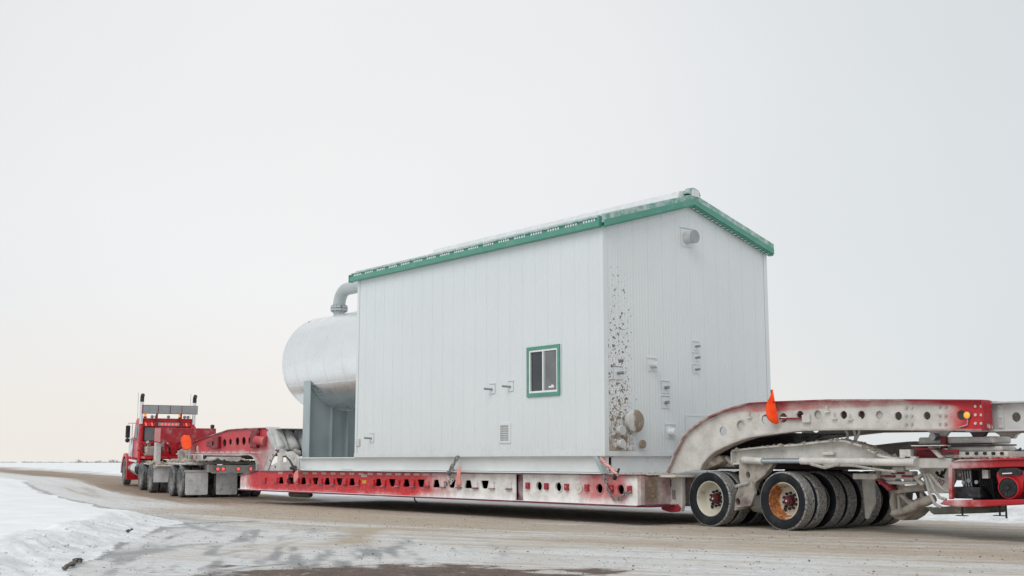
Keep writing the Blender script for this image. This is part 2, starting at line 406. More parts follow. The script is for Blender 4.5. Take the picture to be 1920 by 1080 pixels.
# ------------------------------------------------------------------ ground
def sstep(a,b,x):
    t=np.clip((x-a)/(b-a),0,1); return t*t*(3-2*t)
_perm=np.random.RandomState(3).permutation(4096)
_val=np.random.RandomState(4).rand(4096)
def vnoise(x,y):
    xi=np.floor(x).astype(int); yi=np.floor(y).astype(int); fx=x-xi; fy=y-yi
    fx=fx*fx*(3-2*fx); fy=fy*fy*(3-2*fy)
    h=lambda a,b: _val[(_perm[(a)%4096]+b*57)%4096]
    return (h(xi,yi)*(1-fx)+h(xi+1,yi)*fx)*(1-fy)+(h(xi,yi+1)*(1-fx)+h(xi+1,yi+1)*fx)*fy
def fbm(x,y,o=4,g=.5):
    s=0;a=1;t=0
    for i in range(o):
        s=s+a*vnoise(x*2**i+17*i,y*2**i+31*i); t+=a; a*=g
    return s/t-.5
HD=Vector((math.cos(R(168.3)),math.sin(R(168.3)),0)); HN=Vector((-HD.y*-1,0,0))
hx,hy=HD.x,HD.y; nx,ny=HD.y,-HD.x      # along the highway, and across it (away from the camera)
def rise(X): return .36*sstep(41,58,-X)
def lateral(X,Y): return nx*X+ny*Y
def dseg(X,Y,pts):
    d=np.full(np.shape(X),1e9)
    for (a,b),(c,e) in zip(pts[:-1],pts[1:]):
        ux,uy=c-a,e-b; L=ux*ux+uy*uy
        t=np.clip(((X-a)*ux+(Y-b)*uy)/L,0,1); d=np.minimum(d,np.hypot(X-a-t*ux,Y-b-t*uy))
    return d
def roadness(X,Y):
    """>0 on packed road, <0 on snow (metres from the edge)"""
    v=lateral(X,Y); wob=fbm(X*.35,Y*.35,4)*.9
    hw=np.minimum(v-4.9,12.6-v)
    w=.49*(X+21.6)+.87*(Y-9.2)
    ap=np.minimum(np.minimum(w,22.6-Y),X+37)
    ap=np.minimum(ap,np.where(v<4.9,X+27,99))
    r=np.maximum(hw,ap)
    return r+wob*np.clip(1.2-np.abs(r)*.5,0,1)
def gheight(X,Y):
    z=rise(X); r=roadness(X,Y)
    far=np.hypot(X,Y)
    sn=sstep(0,-1.2,r)
    near=np.clip(1.4-far/120,0,1)
    z=z+sn*(.10+.10*fbm(X*.5,Y*.5,4)*near)
    # ploughed windrow on the inside of the corner
    w=.49*(X+21.6)+.87*(Y-9.2)
    wr=np.exp(-((w+.95)/.75)**2)*sstep(-27,-21.5,X)*sstep(1,-4,X)*(lateral(X,Y)<6)
    z=z+wr*(.13+.24*np.clip(fbm(X*1.1,Y*1.1,5,.6)+.12,-.2,1)+.13*fbm(X*4.5,Y*4.5,3,.6))
    # bank pushed up along the far edge
    bk=np.exp(-((Y-23.6)/.55)**2)*(X>-36)*sn
    z=z+bk*(.16+.30*fbm(X*.8,Y*.8,4,.6))
    bk2=np.exp(-((lateral(X,Y)-13.4)/.6)**2)*sn*(X<-33)
    z=z+bk2*(.10+.16*fbm(X*.8,Y*.8,4))
    # ruts and frozen lumps on the packed surface
    rd=1-sn
    z=z+rd*near*(.018*fbm(X*.7,Y*5,4)+.012*fbm(X*6,Y*6,3))
    return z
def grade(lo,hi,step,far_lo,far_hi,gr=1.16):
    c=list(np.arange(lo,hi,step)); a=[];s=step;x=lo
    while x>far_lo: s*=gr; x-=s; a.append(x)
    b=[];s=step;x=c[-1]
    while x<far_hi: s*=gr; x+=s; b.append(x)
    return np.array(a[::-1]+c+b)
gx=grade(-47,-3,.075,-3600,900,1.085); gy=grade(2.2,25,.06,-900,3600,1.085)
GX,GY=np.meshgrid(gx,gy); GZ=gheight(GX,GY); GR=roadness(GX,GY)
def wline(pts): return [(lambda p:(p.x,p.y))(onG(x,y)) for x,y in pts]
V_=lateral(GX,GY)
# surface masks: R tan/brown road dirt, G bare icy grey and the darker shoulder line, B dark wet soil
# FLOW follows the sweep that wheels take from the approach onto the highway
def flow(X,Y):
    t=np.clip(X+36,0,26); F=-.207*(X+36)+.717*t*t/52+.717*np.maximum(X+10,0)
    return Y-F
PS=flow(GX,GY); AR=GX+.25*GY
st=fbm(AR*.15,PS*4.5,6,.66); st2=fbm(AR*.06,PS*1.1,4); iso=fbm(GX*.45,GY*.55,5,.6)
vst=fbm((hx*GX+hy*GY)*.10,V_*2.2,6,.62)
inhw=sstep(-26,-36,GX)
t_hw=np.exp(-((V_-9.0)/1.7)**2)+.7*np.exp(-((V_-11.4)/.8)**2)
brown=inhw*np.clip(t_hw*1.15+vst*1.5,0,1)
yy=GY-.10*(GX+14); c1=sstep(9.8,14.0,yy)*sstep(22.5,20.5,GY)
tan=(1-inhw)*np.clip(c1*(.74+st*1.3+st2*1.1+iso*.6)+(1-c1)*(.20+st*.9+iso*1.0),0,1)
trk=np.exp(-(dseg(GX,GY,wline([(520,1016),(555,1006),(600,1003),(650,1004)]))/.07)**2)+np.exp(-(dseg(GX,GY,wline([(530,1022),(565,1012),(640,1009)]))/.06)**2)
stain=np.exp(-(dseg(GX,GY,wline([(655,1017),(672,1003),(690,993)]))/.26)**2)+.8*np.exp(-(dseg(GX,GY,wline([(690,992),(740,990),(800,995)]))/.35)**2)
tan=np.clip(tan+.55*stain+.25*trk,0,1)
mid=np.exp(-((V_-9.4)/1.7)**2)*sstep(-40,-34,GX)*sstep(-20,-29,GX)
tan=np.clip(tan+.75*mid,0,1)
ua=.87*GX-.49*GY; ub=.49*GX+.87*GY
ice_d=fbm(ua*.42,ub*4.6,6,.66); ice_e=fbm(ua*1.1+9,ub*11,4,.65)
icez=sstep(-24,-20,GX)*sstep(-10.5,-14,GX)*sstep(12.4,9.4,GY)
ice_and_edge=np.clip(icez*(ice_d*5.2+ice_e*2.6+.05),0,1.2)
def streak(pts,w,k): return k*np.exp(-(dseg(GX,GY,wline(pts))/(w*(1+1.1*fbm(GX*2.4,GY*2.4,3))))**2)
for pts,w,k in (([(272,992),(300,988),(330,984.5),(365,981.5),(400,980),(440,978),(478,977.5)],.16,1.5),
                ([(85,1082),(112,1070),(150,1057),(185,1049)],.12,1.4),([(165,1052),(210,1043),(260,1037),(300,1030)],.30,.95),
                ([(280,1000),(300,993),(340,990)],.30,.9),([(310,1028),(350,1022),(385,1020)],.16,.8),([(400,1042),(450,1032),(480,1030)],.10,.7),
                ([(520,1006),(560,1001.5),(610,1000.5),(660,1001)],.05,.8),([(540,1012),(580,1007),(640,1005.5)],.05,.7),
                ([(380,1078),(430,1068),(520,1058),(600,1050)],.13,.9)):
    ice_and_edge=np.maximum(ice_and_edge,streak(pts,w,k))
edge=fbm(GX*.9,GY*.9,3)*.25
ice_and_edge=np.maximum(ice_and_edge,.85*np.exp(-((V_-5.0-edge)/.17)**2)*(GX<-19.5)*sstep(-85,-42,GX))  # thin darker line along the highway's shoulder edge
ice_and_edge=np.maximum(ice_and_edge,.5*np.exp(-((V_-5.5-edge)/.5)**2)*sstep(-34,-24,GX)*(GX<-19))
ice_and_edge=np.maximum(ice_and_edge,.40*np.clip(st*3+.05,0,1)*(1-inhw)*sstep(7,12,GY))
# soil patch: ragged wet earth thawed through on the approach
pc=onG(735,1088); du=(GX-pc.x)*.66+(GY-pc.y)*.75; dv=(GX-pc.x)*-.75+(GY-pc.y)*.66
soil=sstep(.38,-.40,np.sqrt((du/2.4)**2+(dv/1.75)**2)-1+.9*fbm(GX*1.6,GY*1.6,6,.66)+.5*fbm(GX*6,GY*6,3))
road=GR>0
def grid_mesh(name,mask,mat):
    ny_,nx_=GX.shape; idx=np.arange(ny_*nx_).reshape(ny_,nx_)
    q=np.stack([idx[:-1,:-1],idx[:-1,1:],idx[1:,1:],idx[1:,:-1]],-1).reshape(-1,4)
    cm=mask[:-1,:-1].reshape(-1); q=q[cm]
    used=np.unique(q); rm=np.full(ny_*nx_,-1); rm[used]=np.arange(len(used)); q=rm[q]
    co=np.stack([GX.reshape(-1)[used],GY.reshape(-1)[used],GZ.reshape(-1)[used]],-1)
    me=bpy.data.meshes.new(name); me.vertices.add(len(used)); me.vertices.foreach_set('co',co.astype(np.float32).reshape(-1))
    me.loops.add(q.size); me.loops.foreach_set('vertex_index',q.reshape(-1).astype(np.int32))
    me.polygons.add(len(q)); me.polygons.foreach_set('loop_start',np.arange(0,q.size,4,dtype=np.int32))
    me.update(calc_edges=True)
    at_=me.color_attributes.new('wear','FLOAT_COLOR','POINT')
    mk=np.stack([np.maximum(brown,tan).reshape(-1)[used],ice_and_edge.reshape(-1)[used],soil.reshape(-1)[used],brown.reshape(-1)[used]],-1)
    at_.data.foreach_set('color',mk.astype(np.float32).reshape(-1))
    fl_=me.color_attributes.new('flow','FLOAT_COLOR','POINT')
    fk=np.stack([AR.reshape(-1)[used],PS.reshape(-1)[used],np.zeros(len(used)),np.ones(len(used))],-1); fl_.data.foreach_set('color',fk.astype(np.float32).reshape(-1))
    me.shade_smooth(); me.materials.append(mat)
    o=bpy.data.objects.new(name,me); COL.objects.link(o); o['kind']='structure'; return o
def roadmat():
    N=NT('packed_snow_and_road_dirt'); a=N.n('ShaderNodeVertexColor',layer_name='wear'); s=N.n('ShaderNodeSeparateColor'); N.l(a.outputs[0],s.inputs[0])
    fa=N.n('ShaderNodeAttribute',attribute_name='flow').outputs['Vector']
    t,i,w=s.outputs
    fine=N.noise(9,7,.74); grit=N.noise(46,4,.72); blot=N.noise(2.6,7,.7)
    str_=N.noise(1.0,8,.70,vec=fa,stretch=(.4,10,1)); str2=N.noise(1.0,6,.7,vec=fa,stretch=(1.2,38,1))
    k=lambda v,m: N.ma('MULTIPLY',N.ma('SUBTRACT',v,.5),m)
    sm=lambda *q: q[0] if len(q)==1 else N.ma('ADD',q[0],sm(*q[1:]))
    c=N.mix(N.mr(sm(fine,k(str2,.6)),.28,.74),(.54,.55,.555),(.80,.81,.815))
    tm=N.mr(sm(t,k(str_,1.1),k(str2,.9),k(fine,.7),k(blot,.5)),.02,.95,0,.94)
    c=N.mix(tm,c,N.mix(N.mr(sm(grit,k(str2,.8)),.3,.72),(.28,.215,.155),(.58,.485,.37)))
    bm_=N.mr(sm(a.outputs['Alpha'],k(str_,.6),k(blot,.5)),.34,.95,0,.72); c=N.mix(bm_,c,N.mix(fine,(.14,.085,.055),(.26,.17,.115)))
    im=N.mr(sm(i,k(fine,1.3),k(blot,.6),k(grit,.4)),.15,1.05,0,.92); c=N.mix(im,c,N.mix(fine,(.13,.137,.145),(.30,.31,.32)))
    wm=N.mr(sm(w,k(fine,.9),k(grit,.4)),.28,.72,0,.96); c=N.mix(wm,c,N.mix(N.mr(sm(grit,k(blot,.8)),.3,.7),(.045,.025,.017),(.15,.088,.06)))
    cr=N.ma('MULTIPLY',N.mr(N.noise(9,6,.75),.63,.66,0,.85),N.mr(N.noise(.8,3),.35,.65)); c=N.mix(cr,c,(.11,.085,.065))
    cr2=N.mr(N.noise(7.5,8,.85),.565,.60,0,.55); c=N.mix(cr2,c,(.17,.14,.115))
    cr3=N.ma('MULTIPLY',N.mr(N.noise(6.5,8,.85),.565,.61,0,.6),N.mr(N.noise(1.4,3),.4,.6)); c=N.mix(cr3,c,(.78,.78,.77))
    N.col(c); N.rough(N.mr(im,0,1,.74,.42))
    hh=sm(N.ma('MULTIPLY',fine,.7),N.ma('MULTIPLY',grit,.5),N.ma('MULTIPLY',str2,.6)); N.bump(hh,.7,.035); return N.m
def snowmat():
    N=NT('field_snow'); f=N.noise(.7,6,.6); g=N.noise(7,6,.65)
    c=N.mix(N.mr(f,.3,.7),(.75,.77,.785),(.84,.855,.865))
    # plough dirt mixed into the windrow on the inside of the corner
    x=N.axis(0); y=N.axis(1)
    w=N.ma('ADD',N.ma('MULTIPLY',N.ma('ADD',x,21.6),.49),N.ma('MULTIPLY',N.ma('SUBTRACT',y,9.2),.87))
    wm=N.ma('MULTIPLY',N.ma('MULTIPLY',N.mr(w,-1.9,-.7),N.mr(x,-26,-21)),N.mr(N.noise(2.4,8,.75),.36,.66,0,.62)); c=N.mix(wm,c,(.44,.44,.435))
    sp=N.ma('MULTIPLY',N.ma('MULTIPLY',N.mr(w,-1.8,-.8),N.mr(x,-26,-21)),N.mr(N.noise(6.5,5,.7),.66,.70)); c=N.mix(sp,c,(.16,.15,.14))
    N.col(c); N.rough(.85); N.b.inputs['Subsurface Weight'].default_value=0
    N.bump(N.ma('ADD',N.ma('MULTIPLY',f,1.2),N.ma('MULTIPLY',g,.35)),.6,.06); return N.m
M['road']=roadmat(); M['snow']=snowmat()
grid_mesh('snow_field',~road,M['snow'])
grid_mesh('road',road,M['road'])
def gz(x,y): return float(gheight(np.array([x]),np.array([y]))[0])
# frozen clods: dirty snow lumps on the windrow, dirt crumbs on the road
def lump(mb,c,r,sq=.7):
    n=random.randint(5,7); vs=[]
    t=[(0,0,1),(.9,0,.3),(.28,.86,.3),(-.73,.53,.3),(-.73,-.53,.3),(.28,-.86,.3),(.6,.45,-.5),(-.25,.75,-.5),(-.8,0,-.5),(-.25,-.75,-.5),(.6,-.45,-.5)]
    a=random.random()*6.3
    for p in t:
        k=r*random.uniform(.6,1.25); x=p[0]*math.cos(a)-p[1]*math.sin(a); y=p[0]*math.sin(a)+p[1]*math.cos(a)
        vs.append((c[0]+x*k*1.2,c[1]+y*k,c[2]+p[2]*k*sq))
    mb.add(vs,[(0,1,2),(0,2,3),(0,3,4),(0,4,5),(0,5,1),(1,6,2),(2,6,7),(2,7,3),(3,7,8),(3,8,4),(4,8,9),(4,9,5),(5,9,10),(5,10,1),(1,10,6),(6,10,9,8,7)])
M['dirtysnow']=simple('dirty_snow_lump',(.70,.71,.71),.9,0,.12,8,dirt=.12,dirtc=(.30,.28,.26),bump=.5)
M['clod']=simple('frozen_dirt_clod',(.13,.115,.105),.95,0,.35,20,bump=.5)
mb=MB()
for i in range(300):
    X=random.uniform(-23.5,-11.5); w=random.gauss(-.45,.30); Y=9.2+(w-.49*(X+21.6))/.87
    lump(mb,(X,Y,gz(X,Y)+.005),min(.07,random.expovariate(90))+.006)
o=mb.build('snow_clods',M['dirtysnow'],smooth=40); o['kind']='stuff'; o['label']='dirty snow lumps strewn over the ploughed windrow beside the road'
mb=MB()
cx_=np.random.uniform(-34,-6,9000); cy_=np.random.uniform(4.5,16.9,9000); cz_=gheight(cx_,cy_); cr_=roadness(cx_,cy_)
cd_=fbm(cx_*.5,cy_*1.2,4)
for X,Y,Z,r_,d_ in zip(cx_,cy_,cz_,cr_,cd_):
    if r_<.2 or d_<-.06: continue
    lump(mb,(X,Y,Z+.002),min(.014,random.expovariate(300))+.003,.6)
for i in range(260):
    a=random.uniform(0,6.28); q=random.random()**.5*2.2; X=pc.x+q*math.cos(a); Y=pc.y+q*math.sin(a)
    lump(mb,(X,Y,gz(X,Y)+.002),min(.022,random.expovariate(200))+.003,.6)
o=mb.build('dirt_crumbs',M['clod'],smooth=40); o['kind']='stuff'; o['label']='dark frozen dirt crumbs scattered over the packed road'
grp='dark clods stuck in the windrow'
for k,(x,y,r) in enumerate([(126,1037,.055),(137,1031,.05),(147,1027,.045),(154,1026,.03),(245,987,.045),(239,991,.03)]):
    p=onG(x,y,.22 if k<4 else .16); mb=MB()
    for j in range(4): lump(mb,(p.x+random.uniform(-.5,.5)*r,p.y+random.uniform(-.5,.5)*r,gz(p.x,p.y)+.02+j*.01),r*random.uniform(.5,.9))
    tag(mb.build('dirt_clod',M['clod'],smooth=40),'dark frozen dirt clod lodged in the snow windrow by the corner','clod',grp)
# ------------------------------------------------------------------ the load: skid, building, tank
BX0,BX1,BY0,BY1=-26.22,-16.97,16.05,21.12; BZ0=1.325; EZ=5.90; RZ=6.66; BYC=(BY0+BY1)/2
skid=thing('steel_skid','long pale grey steel skid frame lying on the trailer deck under the building','skid',((-29.25-17)/2,18.6,.965))
SK0,SK1=-29.25,-17.0
mb=MB().box(SK0,SK1,BY0+.10,BY0+.125,1.0,1.29); mb.build('beam_web',M['skid'],skid)
MB().box(SK0,SK1,BY0+.005,BY0+.22,1.29,1.318).build('top_flange',M['skid'],skid,bevel=.006)
MB().box(SK0,SK1,BY0-.005,BY0+.22,.965,.992).build('bottom_flange',M['skid'],skid,bevel=.006)
MB().box(SK0,SK1,BY1-.125,BY1-.10,1.0,1.29).build('beam_web',M['skid'],skid)
MB().box(SK0,SK1,BY1-.22,BY1-.005,1.29,1.318).build('top_flange',M['skid'],skid); MB().box(SK0,SK1,BY1-.22,BY1+.005,.965,.992).build('bottom_flange',M['skid'],skid)
MB().box(SK1-.04,SK1-.015,BY0+.22,BY1-.22,.993,1.29).build('end_web',M['skid'],skid)
MB().box(SK1-.16,SK1+.03,BY0+.225,BY1-.225,1.291,1.317).build('end_flange',M['skid'],skid,bevel=.005); MB().box(SK1-.16,SK1+.05,BY0+.225,BY1-.225,.966,.991).build('end_flange',M['skid'],skid)
MB().box(SK0+.02,SK0+.05,BY0+.22,BY1-.22,.993,1.31).build('end_web',M['skid'],skid)
# end plate cut slanting at the near corner
MB().pxz([(SK1-.30,1.31),(SK1-.16,1.31),(SK1+.02,.975),(SK1-.06,.975)],BY0-.03,.12).build('corner_lug',M['saddle'],skid,bevel=.008)
mb=MB().box(SK0,BX0-.02,BY0+.225,BY1-.225,1.292,1.316); mb.build('deck_plate',M['skid'],skid)
for x in np.arange(-28,-17.5,1.75): MB().box(x,x+.02,BY0+.23,BY1-.23,1.0,1.288).build('cross_member',M['skid'],skid)

bld=thing('steel_building','pale grey ribbed metal building with green trim riding on the trailer','building',((BX0+BX1)/2,BYC,BZ0))
core=MB(); core.prism([(BY0+.05,BZ0),(BY1-.05,BZ0),(BY1-.05,EZ-.02),(BYC,RZ-.06),(BY0+.05,EZ-.02)],(),lambda a,b,w:(BX0+.05+w,a,b),BX1-BX0-.1)
core.build('wall_core',M['skid'],bld)
def panel_prof(w,n=5,d=.0036,seam=.006):
    """ribbed sheet cross-section: (offset, depth outwards)"""
    p=[(0,.0025),(seam,.0025),(seam,.006)]; pw=(w-2*seam)/n
    for i in range(n):
        a=seam+i*pw; p+=[(a+pw*.25,.006),(a+pw*.38,.006+d),(a+pw*.72,.006+d),(a+pw*.85,.006)]
    p+=[(w-seam,.006),(w-seam,.0025),(w,.0025)]
    return p
# long walls
nP=22; pw=(BX1-BX0)/nP; prof=panel_prof(pw)
WX0,WX1,WZ0,WZ1=-19.32,-18.27,2.555,3.60          # window opening
def wall_panel(x0,side,cut=None):
    mb=MB(); y=BY0 if side<0 else BY1; sg=side
    segs=[(BZ0,EZ+.02)] if not cut else [(BZ0,cut[0]),(cut[1],EZ+.02)]
    for z0,z1 in segs:
        vs=[];m=len(prof)
        for u,d in prof:
            for z in (z0,z1): vs.append((x0+u,y+sg*d,z))
        fs=[(2*i,2*i+2,2*i+3,2*i+1) for i in range(m-1)]; mb.add(vs,fs)
        mb.box(x0+.002,x0+pw-.002,min(y,y-sg*.05),max(y,y-sg*.05)-.001,z0,z1)
    if cut:
        for xa,xb in ((x0,min(x0+pw,WX0+.02)),(max(x0,WX1-.02),x0+pw)):
            if xb-xa<.004: continue
            us=[xa]+[x0+u for u,d in prof if xa<x0+u<xb]+[xb]; vs=[]
            for u in us:
                d=.0085
                for (u0,d0),(u1,d1) in zip(prof[:-1],prof[1:]):
                    if u0<=u-x0<=u1 and u1>u0: d=d0+(d1-d0)*(u-x0-u0)/(u1-u0)
                for z in cut: vs.append((u,y+sg*d,z))
            mb.add(vs,[(2*i,2*i+2,2*i+3,2*i+1) for i in range(len(us)-1)])
    return mb
for i in range(nP):
    x0=BX0+i*pw
    cut=(WZ0,WZ1) if (x0+pw>WX0+.05 and x0<WX1-.05) else None
    wall_panel(x0,-1,cut).build('wall_panel',M['clad'],bld)
    wall_panel(x0,1).build('wall_panel',M['clad'],bld)
# gable ends
nG=12; gw=(BY1-BY0)/nG; gprof=panel_prof(gw)
def gz_roof(y): return EZ+(RZ-EZ)*(1-abs(y-BYC)/((BY1-BY0)/2))
for side,X in ((1,BX1),(-1,BX0)):
    for i in range(nG):
        y0=BY0+i*gw; vs=[]
        for u,d in gprof:
            for k in (0,1): vs.append((X+side*d,y0+u,BZ0 if k==0 else gz_roof(y0+u)))
        MB().add(vs,[(2*j,2*j+2,2*j+3,2*j+1) for j in range(len(gprof)-1)]).build('gable_panel',M['cladg'] if side>0 else M['clad'],bld)
# corner trims and base trim
MB().box(BX1-.09,BX1+.017,BY0-.017,BY0-.012,BZ0,EZ).box(BX1+.012,BX1+.0165,BY0-.012,BY0+.10,BZ0,EZ).build('corner_trim',M['clad'],bld)
MB().box(BX0-.017,BX0+.09,BY0-.017,BY0-.012,BZ0,EZ).build('corner_trim',M['clad'],bld)
MB().box(BX1+.012,BX1+.0165,BY1-.10,BY1+.017,BZ0,EZ).build('corner_trim',M['clad'],bld)
MB().box(BX0-.02,BX1+.03,BY0-.030,BY0-.018,BZ0-.012,BZ0+.085).build('base_trim',M['clad'],bld,bevel=.003)
MB().box(BX1+.018,BX1+.030,BY0-.017,BY1+.02,BZ0-.012,BZ0+.085).build('base_trim',M['clad'],bld,bevel=.003)
# roof
OV=.07; slope=(RZ-EZ)/((BY1-BY0)/2); RT=.165
rx0,rx1=BX0-.16,BX1+.14
for side in (-1,1):
    ye=BYC+side*((BY1-BY0)/2+OV); ze=EZ-slope*OV
    mb=MB(); mb.prism([(ye,ze+.06),(BYC-.0*side,RZ+.02),(BYC,RZ+RT),(ye,ze+RT+.03)],(),lambda a,b,w:(rx0+w,a,b),rx1-rx0)
    ro=mb.build('roof',M['rib'],bld)
    for k in range(24):
        x=rx0+.12+k*(rx1-rx0-.24)/23
        m2=MB(); m2.prism([(ye,ze+RT+.031),(BYC+side*.1,RZ+RT-.03),(BYC+side*.1,RZ+RT+.02),(ye,ze+RT+.075)],(),lambda a,b,w:(x+w,a,b),.05)
        m2.build('roof_rib',M['rib'],ro)
# ridge vent: translucent strip over most of the ridge
MB().prism([(BYC-.42,RZ+.06),(BYC-.34,RZ+.25),(BYC,RZ+.32),(BYC+.34,RZ+.25),(BYC+.42,RZ+.06)],(),lambda a,b,w:(BX0+.25+w,a,b),BX1-BX0-.20).build('ridge_vent',M['rib'],bld,bevel=.02)
MB().prism([(BYC-.22,RZ+.20),(BYC-.14,RZ+.325),(BYC,RZ+.35),(BYC+.15,RZ+.315),(BYC+.22,RZ+.20)],(),lambda a,b,w:(BX1+.055+w,a,b),.12).build('ridge_end_cap',M['greenfrost'],bld,bevel=.01)
MB().prism([(BYC-.09,RZ+.16),(BYC+.14,RZ+.15),(BYC+.13,RZ+.30),(BYC-.06,RZ+.31)],(),lambda a,b,w:(BX1+.177+w,a,b),.02).build('ridge_plate',M['rib'],bld)
# rake trims on the near gable
for side in (-1,1):
    ye=BYC+side*((BY1-BY0)/2+OV+.025); ze=EZ-slope*(OV+.025)
    f=lambda z0,z1: [(BYC,RZ+z0),(ye,ze+z0),(ye,ze+z1),(BYC,RZ+z1)]
    MB().prism(f(-.02,.105),(),lambda a,b,w:(BX1+.145+w,a,b),.03).build('rake_trim',M['green'],bld)
    MB().prism(f(.106,.215),(),lambda a,b,w:(BX1+.10+w,a,b),.07).build('rake_flashing',M['greenfrost'],bld)
    MB().prism(f(-.05,-.021),(),lambda a,b,w:(BX1+.02+w,a,b),.13).build('rake_soffit',M['green'],bld)
    if side>0:
        for k in range(22):
            t=(k+.5)/22; y=BYC+(ye-BYC)*t; z=RZ+(ze-RZ)*t
            MB().obox((BX1+.10,y,z-.072),(.03,.07,.012)).build('closure_tab',M['rib'],bld)
# eave gutter on the near side with the row of open rib ends behind it
ge=BY0-.155
MB().box(rx0-.06,BX1+.02,ge,ge+.022,EZ-.045,EZ+.078).box(rx0-.06,BX1+.02,ge+.022,BY0-.02,EZ-.045,EZ-.025).build('gutter',M['green'],bld,bevel=.008)
MB().box(rx0-.03,BX1+.02,ge+.022,ge+.06,EZ+.138,EZ+.172).build('eave_trim',M['greenfrost'],bld,bevel=.006)
MB().box(BX1+.021,BX1+.06,ge-.01,ge+.20,EZ-.05,EZ+.175).build('gutter_end',M['green'],bld,bevel=.01)
MB().box(rx0-.09,rx0-.061,ge-.01,ge+.12,EZ-.06,EZ+.14).build('gutter_end',M['green'],bld,bevel=.01)
MB().box(rx0,BX1,ge+.05,ge+.06,EZ+.07,EZ+.138).build('eave_backing',M['green'],bld)
mb=MB(); ng=17; gl=(BX1-rx0)/ng
for k in range(ng):
    for j in range(5):
        x=rx0+k*gl+.10+j*(gl-.16)/5
        mb.box(x,x+(gl-.16)/5-.035,ge+.040,ge+.0495,EZ+.080,EZ+.133)
o=mb.build('roof_rib_ends',M['white'],bld); o['kind']='stuff'
# window
wy=BY0-.02
MB().pxz([(WX0-.005,WZ0-.005),(WX1+.005,WZ0-.005),(WX1+.005,WZ1+.005),(WX0-.005,WZ1+.005)],wy-.02,.05,[[(WX0+.065,WZ0+.075),(WX1-.065,WZ0+.075),(WX1-.065,WZ1-.065),(WX0+.065,WZ1-.065)]]).build('window_trim',M['green'],bld,bevel=.004)
wf=MB().pxz([(WX0+.066,WZ0+.076),(WX1-.066,WZ0+.076),(WX1-.066,WZ1-.066),(WX0+.066,WZ1-.066)],wy-.008,.06,[[(WX0+.10,WZ0+.115),(WX0+.50,WZ0+.115),(WX0+.50,WZ1-.105),(WX0+.10,WZ1-.105)],[(WX0+.535,WZ0+.115),(WX1-.10,WZ0+.115),(WX1-.10,WZ1-.105),(WX0+.535,WZ1-.105)]]).build('window',M['white'],bld)
MB().box(WX0+.09,WX0+.51,wy+.030,wy+.036,WZ0+.10,WZ1-.09).build('pane',M['glass'],wf)
M['glass2']=simple('hazy_glass',(.17,.175,.18),.12,0,.15,2)
MB().box(WX0+.53,WX1-.09,wy+.012,wy+.018,WZ0+.10,WZ1-.09).build('pane',M['glass2'],wf)
MB().box(WX0+.536,WX0+.59,wy+.004,wy+.011,WZ0+.116,WZ1-.106).build('sash',M['panelgrey'],wf)
MB().box(WX1-.36,WX1-.19,wy+.003,wy+.010,WZ0+.165,WZ0+.20).box(WX1-.28,WX1-.21,wy+.0035,wy+.0095,WZ0+.2005,WZ0+.225).build('latch',M['white'],wf)
# louvre vent
vp=MB().pxz([(-20.28,1.60),(-19.88,1.60),(-19.88,2.02),(-20.28,2.02)],BY0-.028,.028,[[(-20.23,1.64),(-19.95,1.64),(-19.95,1.98),(-20.23,1.98)]]).build('vent_frame',M['clad'],bld)
for k in range(7): MB().obox((-20.09,BY0-.012,1.665+k*.048),(.275,.012,.045),Matrix.Rotation(R(35),3,'X')).build('louvre',M['grey_ext'],vp)
def hook(x,z):
    h=MB().box(x-.02,x+.17,BY0-.030,BY0-.0135,z-.09,z+.10).build('flashing',M['clad'],bld)
    MB().box(x-.03,x+.19,BY0-.034,BY0-.0135,z+.125,z+.134).build('drip_edge',M['clad'],h)
    MB().cyl((x+.09,BY0-.02,z),(x-.01,BY0-.19,z+.015),.024,n=12).build('pipe_stub',M['steel'],h)
hook(-20.60,2.775); hook(-19.96,2.80); hook(-25.50,1.78)
MB().box(-26.15,-25.98,BY0-.04,BY0-.0135,1.60,1.78).build('junction_box',M['grey_ext'],bld)
# gable pipe ends with flashing plates
gx=BX1+.0135
def stub(px_,py_,r,L,plate=.16,mat='clad',big=False,cap='clad'):
    p=atX(px_,py_,BX1); y,z=p.y-.04,p.z
    f=MB().box(gx,gx+.006,y-plate,y+plate,z-plate,z+plate).build('flashing',M['clad'],bld)
    MB().box(gx+.001,gx+.022,y-plate-.02,y+plate+.02,z+plate+.02,z+plate+.03).build('drip_edge',M['clad'],f)
    MB().cyl((gx+.006,y,z),(gx+L,y,z),r,n=20).build('pipe_stub',M[mat],f,smooth=40)
    MB().cyl((gx+L,y,z),(gx+L+.02,y,z),r*1.06,n=20).build('pipe_cap',M[cap],f,smooth=40)
stub(1289,447,.135,.22,.19,'grey_ext',cap='panelgrey'); stub(1224,685,.065,.17,.12,'grey_ext')
for q in (650,671,693): stub(1306,q,.024,.10,.085,'steel',cap='steel')
for q in (727,755): stub(1249,q,.034,.08,.115,'steel',cap='steel')
stub(1258,810,.075,.16,.13)
stub(1160,700,.03,.20,.12,'steel',cap='cover')
def flange(px_,py_,r,L):
    p=atX(px_,py_,BX1); y,z=p.y-.10*r/.1*.2,p.z
    f=MB().cyl((gx,y,z),(gx+L,y,z),r*.86,n=28).build('nozzle',M['grey_ext'],bld,smooth=40)
    MB().lathe([(L,0),(L,r),(L+.035,r),(L+.045,r*.93),(L+.045,0)],(gx,y,z),(1,0,0),28).build('flange_cover',M['cover'],f,smooth=40)
flange(1186,790,.225,.10); flange(1161,807,.10,.07); flange(1161,832,.085,.07); flange(1200,833,.085,.06)
MB().pyz([(18.34,1.45),(19.27,1.45),(19.27,2.17),(18.34,2.17)],gx,.012,[[(18.37,1.48),(19.24,1.48),(19.24,2.14),(18.37,2.14)]]).build('hatch_frame',M['clad'],bld)
